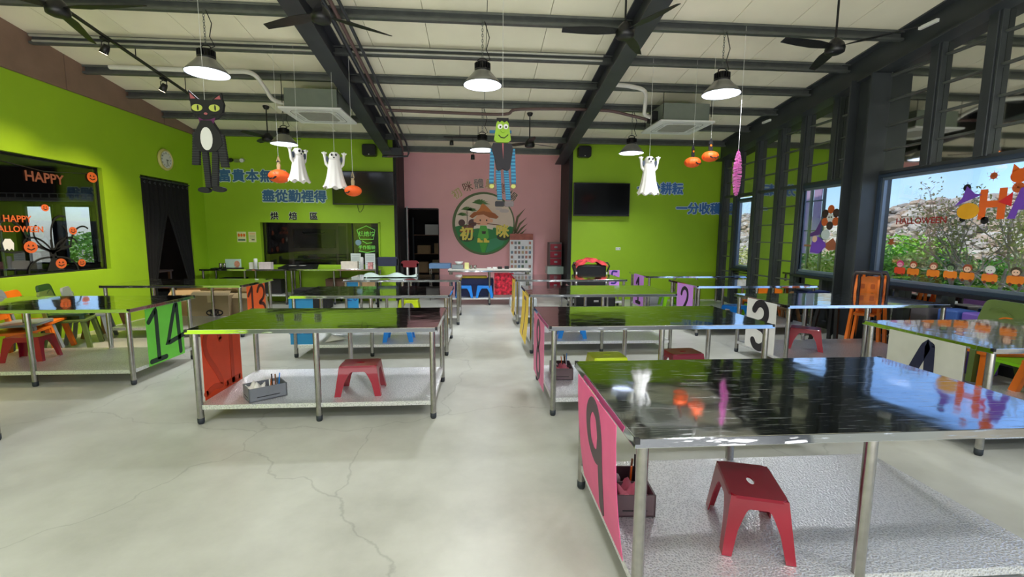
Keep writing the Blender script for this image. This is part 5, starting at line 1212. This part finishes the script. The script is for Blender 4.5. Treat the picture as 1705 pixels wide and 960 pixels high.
for sx in (-1,1):
    paper_limb(mo, sx*.115, .62, sx*.12+.01*sx, .23, .052, 20, BL1, BL2, -.005); paper_limb(mo, -.005+sx*.045, .38, .02+sx*.05, .045, .055, 24, BL1, BL2, .01)
    fm('hand', circ(sx*.125,.2,.028,12,.024), mat('hand_yellow', (196,200,110), .6), -.02, .02)
    fm('shoe', rrect(.03+sx*.055-.06,.03+sx*.055+.045,-.03,.03,.012), MBK if sx < 0 else mat('shoe_grey', (110,100,104), .6), -.03, .03)
string_to_roof(mo, .28, 5.3, .95)

def ghost(label, x, y, zt, h, rot, arm=True):
    t = thing('ghost_decoration', label, 'decoration', (x, y, zt), rot, 'hanging white cloth ghosts')
    n, k = 40, 10; vs = []
    for j in range(k+1):
        v = j/k; r = .075 if j == 0 else .085+.035*v+.05*v**3
        for i in range(n):
            a = 2*math.pi*i/n; rr = r*(1+.10*v*math.sin(a*11)); vs.append((rr*math.cos(a), rr*.7*math.sin(a), -.04-(h-.04)*v+(.02*math.sin(a*7) if j == k else 0)))
    GM = mat('ghost_cloth', (236,232,228), .8, var=.03)
    MB().add(vs, [(j*n+i,(j+1)*n+i,(j+1)*n+(i+1)%n,j*n+(i+1)%n) for j in range(k) for i in range(n)], True).build('drape', GM, t)
    MB().lathe([(0,.05),(.045,.045),(.072,.015),(.082,-.03),(.075,-.07),(.0,-.09)], n=22, sy=.85).build('head', GM, t)
    for sx in (-.03,.03): MB().prism(circ(sx,.0,.013,10,.018), -.078, -.06).build('eye', CATB, t)
    MB().prism(circ(0,-.04,.012,10), -.074, -.06).build('mouth', CATB, t)
    for sx in (-1,1):
        MB().tube([(sx*.06,0,-.2),(sx*.12,0,-.13),(sx*.135,0,-.02),(sx*.14,0,.02)], .02, 8).build('arm', GM, t)
        m_ = MB()
        for a in (-40,0,40): m_.tube([(sx*.14,0,.0),(sx*.14+.05*math.sin(R(a)),0,.0+.05*math.cos(R(a)))], .012, 6)
        m_.build('hand', GM, t)
        MB().prism(circ(sx*.1,-.06,.016,10,.045), -.03, .0).build('sleeve_opening', mat('sleeve_grey', (70,80,96), .7), t)
    string_to_roof(t, x, y, .05)
ghost('hanging ghost right under the far left lamp', -2.70, 7.15, 2.82, .44, R(60))
ghost('hanging ghost left of the left television', -2.17, 7.15, 2.77, .48, R(12))
ghost('hanging ghost in front of the right wall slogan', 2.72, 7.15, 2.80, .54, 0)
def pumpkin(label, x, y, z, r, rot, fig, fm_):
    t = thing('pumpkin_decoration', label, 'decoration', (x, y, z), rot, 'hanging orange paper pumpkins')
    n, k = 48, 12; vs = []
    for j in range(k+1):
        th = math.pi*j/k
        for i in range(n):
            a = 2*math.pi*i/n; rr = r*math.sin(th)*(1+.05*abs(math.sin(a*6))-.02); vs.append((rr*math.cos(a), rr*math.sin(a), r*.66*math.cos(th)))
    MB().add(vs, [(j*n+i,(j+1)*n+i,(j+1)*n+(i+1)%n,j*n+(i+1)%n) for j in range(k) for i in range(n)], True).build('lantern', PUMP, t)
    y0 = -r*1.06; m_ = MB()
    m_.prism([(-r*.5,r*.1),(-r*.2,r*.1),(-r*.35,r*.32)], y0+.03, y0+.04+r*.3); m_.prism([(r*.5,r*.1),(r*.2,r*.1),(r*.35,r*.32)], y0+.03, y0+.04+r*.3)
    m_.stroke([(-r*.5,-r*.14),(-r*.2,-r*.32),(0,-r*.26),(r*.2,-r*.32),(r*.5,-r*.14)], r*.1, y0+.015, y0+.04+r*.3); m_.build('carved_face', CATB, t)
    f = MB().prism([(-.03,0),(.03,0),(.035,.06),(.02,.09),(.035,.12),(0,.2),(-.035,.12),(-.02,.09),(-.035,.06)], -.008, .008).build('top_figure', fm_, t, loc=(0,0,r*.66))
    MB().prism([(-.045,.11),(.045,.11),(.01,.13),(.005,.19),(-.01,.13)], -.011, -.008).build('hat', CATB, f)
    MB().prism(circ(0,.085,.016,10), -.011, -.008).build('face', ORANGE if fig else CARDL, f)
    string_to_roof(t, x, y, r*.66+.15)
pumpkin('paper pumpkin hanging beside the upper left slogan', -2.99, 7.15, 2.45, .15, R(-25), 0, CARD)
pumpkin('paper pumpkin hanging in front of the left television', -1.91, 7.15, 2.25, .125, R(-40), 0, CARDL)
pumpkin('left one of the two paper pumpkins near the window corner', 3.43, 7.15, 2.77, .125, R(30), 1, CATB)
pumpkin('right one of the two paper pumpkins near the window corner', 3.64, 7.0, 2.84, .125, R(5), 1, CATB)
gl = thing('tinsel_garland', 'pink tinsel strip hanging before the window wall corner', 'decoration', (3.66, 6.25, 2.17))
m_ = MB()
for k in range(420):
    z = random.uniform(.0, .62); rr = .012+.035*math.sin(min(1,z/.62)*math.pi)**.7; a = random.uniform(0, 6.28); p = Vector((0,0,z)); q = Vector((math.cos(a)*rr*1.3, math.sin(a)*rr*1.3, z-.01)); sd_ = Vector((0,0,.004))
    m_.add([p-sd_, q-sd_, q+sd_, p+sd_], [(0,1,2,3)])
o = m_.build('tinsel', mat('pink_tinsel', (226,130,200), .3, .3), gl); o['kind'] = 'stuff'
MB().tube([(0,0,0),(0,0,.64)], .004, 5).build('core', mat('core_pink', (220,120,190), .5), gl)
string_to_roof(gl, 3.66, 6.25, .64)

# ------------------------------------------------------------------ stickers on the big window and second window
GX = 6.075
def stk_obj(label, y, z, name='window_sticker', group='halloween stickers on the windows'): return thing(name, label, 'sticker', (GX, y, z), FNX, group)
def fs_(p, name, pts, m_, d=.002): return MB().prism(pts, -d, -d+.002).build(name, m_, p)
SKIN = mat('sticker_skin', (238,196,170), .6)
hair = [(206,60,120),(160,70,40),(150,84,60),(40,44,34),(150,70,40),(216,214,208),(70,60,40)]
faces = [(236,160,180),(238,196,170),(238,196,170),(110,140,96),(238,196,170),(222,220,214),(238,196,170)]
yy0 = [6.04, 5.84, 5.56, 5.34, 5.14, 4.89, 4.63]
nm = ['engine with a pink haired rider at the front of the pumpkin train','first orange wagon with a brown haired rider','wagon with a brown haired rider over the tarp','wagon with a green faced rider','wagon with a red brown haired rider','wagon with a white wrapped rider','last wagon with a dark hatted rider']
for i, y in enumerate(yy0):
    t = stk_obj('window sticker: '+nm[i], y, 1.13, 'train_sticker', 'pumpkin train stickers along the big window sill')
    fs_(t, 'wagon', rrect(-.085,.085,-.06,.035,.025), mat('wagon_red', (222,70,30), .6) if i == 0 else mat('wagon_orange', (232,128,30), .6))
    for sx in (-.045,.045): fs_(t, 'wheel', circ(sx,-.065,.018,12), mat('wheel_brown', (110,50,24), .6), .004)
    fs_(t, 'hair', circ(0,.085,.055,18,.05), mat('hair_%d' % i, hair[i], .6), .003); fs_(t, 'face', circ(0,.072,.04,16,.034), mat('face_%d' % i, faces[i], .6), .005)
    for sx in (-.015,.015): fs_(t, 'eye', circ(sx,.075,.006,8), CATB, .007)
    fs_(t, 'body', [(-.035,.03),(.035,.03),(.03,.05),(-.03,.05)], mat('rider_%d' % i, hair[(i+2)%7], .6), .004)
ha = stk_obj('letters H and A sticker with a pumpkin hat and a bat eared face', 4.96, 1.97)
OS = mat('sign_orange', (226,96,20), .55); VS = mat('sign_violet', (112,64,180), .55); YS = mat('sign_yellow', (224,160,20), .55)
fs_(ha, 'letter_h', [(-.14,-.16),(-.06,-.16),(-.06,-.02),(.06,-.02),(.06,-.16),(.14,-.16),(.14,.2),(.06,.2),(.06,.06),(-.06,.06),(-.06,.2),(-.14,.2)], OS)
fs_(ha, 'letter_a', [(.17,-.16),(.27,.18),(.36,.2),(.44,-.16),(.36,-.16),(.34,-.06),(.27,-.06),(.25,-.16)], VS, .004)
fs_(ha, 'pumpkin_head', circ(-.26,-.05,.13,18,.1), YS, .003); fs_(ha, 'witch_hat', [(-.42,.02),(-.12,.14),(-.2,.16),(-.3,.26),(-.34,.12)], VS, .005)
fs_(ha, 'cat_face', circ(.24,.32,.09,18,.08), OS, .003); fs_(ha, 'ear', [(.16,.36),(.17,.46),(.23,.4)], OS, .003); fs_(ha, 'ear', [(.26,.4),(.32,.46),(.32,.36)], OS, .003); fs_(ha, 'red_flag', [(.06,.04),(.2,.14),(.2,-.02)], mat('flag_red', (214,30,40), .6), .005)
sp2 = [(5.55, 1.68, .03, BST), (5.62, 1.42, .03, BST), (5.25, 2.1, .045, BST), (4.95, 2.3, .04, OST), (5.0, 1.68, .03, BST), (4.35, 2.15, .07, OST)]
for i, (y, z, r_, m_) in enumerate(((5.26,2.21,.045,BST),(5.27,1.83,.04,BST),(5.02,1.80,.045,BST),(4.98,2.32,.04,OST),(4.72,2.16,.06,OST))):
    t = stk_obj(['round black spider sticker high on the big window','round black spider sticker lower on the big window','black spider sticker under the letter H','small red orange sticker at the top of the big window','orange sticker at the right of the letter A'][i], y, z, 'spider_sticker')
    fs_(t, 'body', circ(0,0,r_,14), m_)
    q = MB()
    for a in range(0,360,45): q.stroke([(0,0),(r_*1.5*math.cos(R(a)),r_*1.5*math.sin(R(a)))], .004, -.002, 0)
    q.build('leg', m_, t)
hw = stk_obj('dark red dripping letters sticker across the rocks view', 5.82, 1.82, 'lettering_sticker')
text('SALLOWEEN'.replace('S','H'), .12, mat('blood_red', (140,36,30), .6), hw, (0,0,0), .001, .002)
lfk = stk_obj('small brown leaf sticker low on the big window', 6.22, 1.53, 'leaf_sticker'); fs_(lfk, 'leaf', [(-.06,-.03),(-.02,.0),(-.05,.05),(0,.03),(.04,.06),(.03,0),(.07,-.02),(.0,-.05)], mat('leaf_brown', (150,80,40), .6))
wi = stk_obj('witch on a broom sticker on the second window', 7.6, 1.5, 'witch_sticker'); 
fs_(wi, 'broom', [(-.1,-.04),(.12,-.02),(.28,.08),(.36,-.02),(.36,-.12),(.2,-.14),(.1,-.08)], mat('broom_brown', (160,90,60), .6)); fs_(wi, 'broom_handle', [(-.4,-.04),(-.1,-.05),(-.1,-.08),(-.4,-.08)], WOOD, .002)
fs_(wi, 'dress', [(-.24,-.18),(-.2,.02),(-.06,.1),(.1,.0),(.14,-.06),(-.02,-.2)], VS, .004); fs_(wi, 'face', circ(-.14,.06,.06,14), SKIN, .006); fs_(wi, 'hat', [(-.26,.1),(-.02,.14),(-.02,.4),(-.14,.2),(-.26,.16)], mat('hat_violet', (90,50,120), .6), .008); fs_(wi, 'smoke', circ(.1,.14,.1,16,.09), mat('smoke_white', (206,216,216), .6), .002)
wr_ = stk_obj('pumpkin wreath with a skull face sticker on the second window', 7.42, 1.93, 'wreath_sticker')
for k in range(6): fs_(wr_, 'pumpkin' if k % 2 == 0 else 'bow', circ(.14*math.cos(R(60*k+90)), .14*math.sin(R(60*k+90)), .075,14), OST if k % 2 == 0 else mat('bow_dark', (60,40,40), .6), .002+.002*(k % 2))
fs_(wr_, 'skull', circ(0,0,.075,16,.07), WHITE, .006)
for sx in (-.025,.025): fs_(wr_, 'eye', circ(sx,.005,.015,10), CATB, .008)
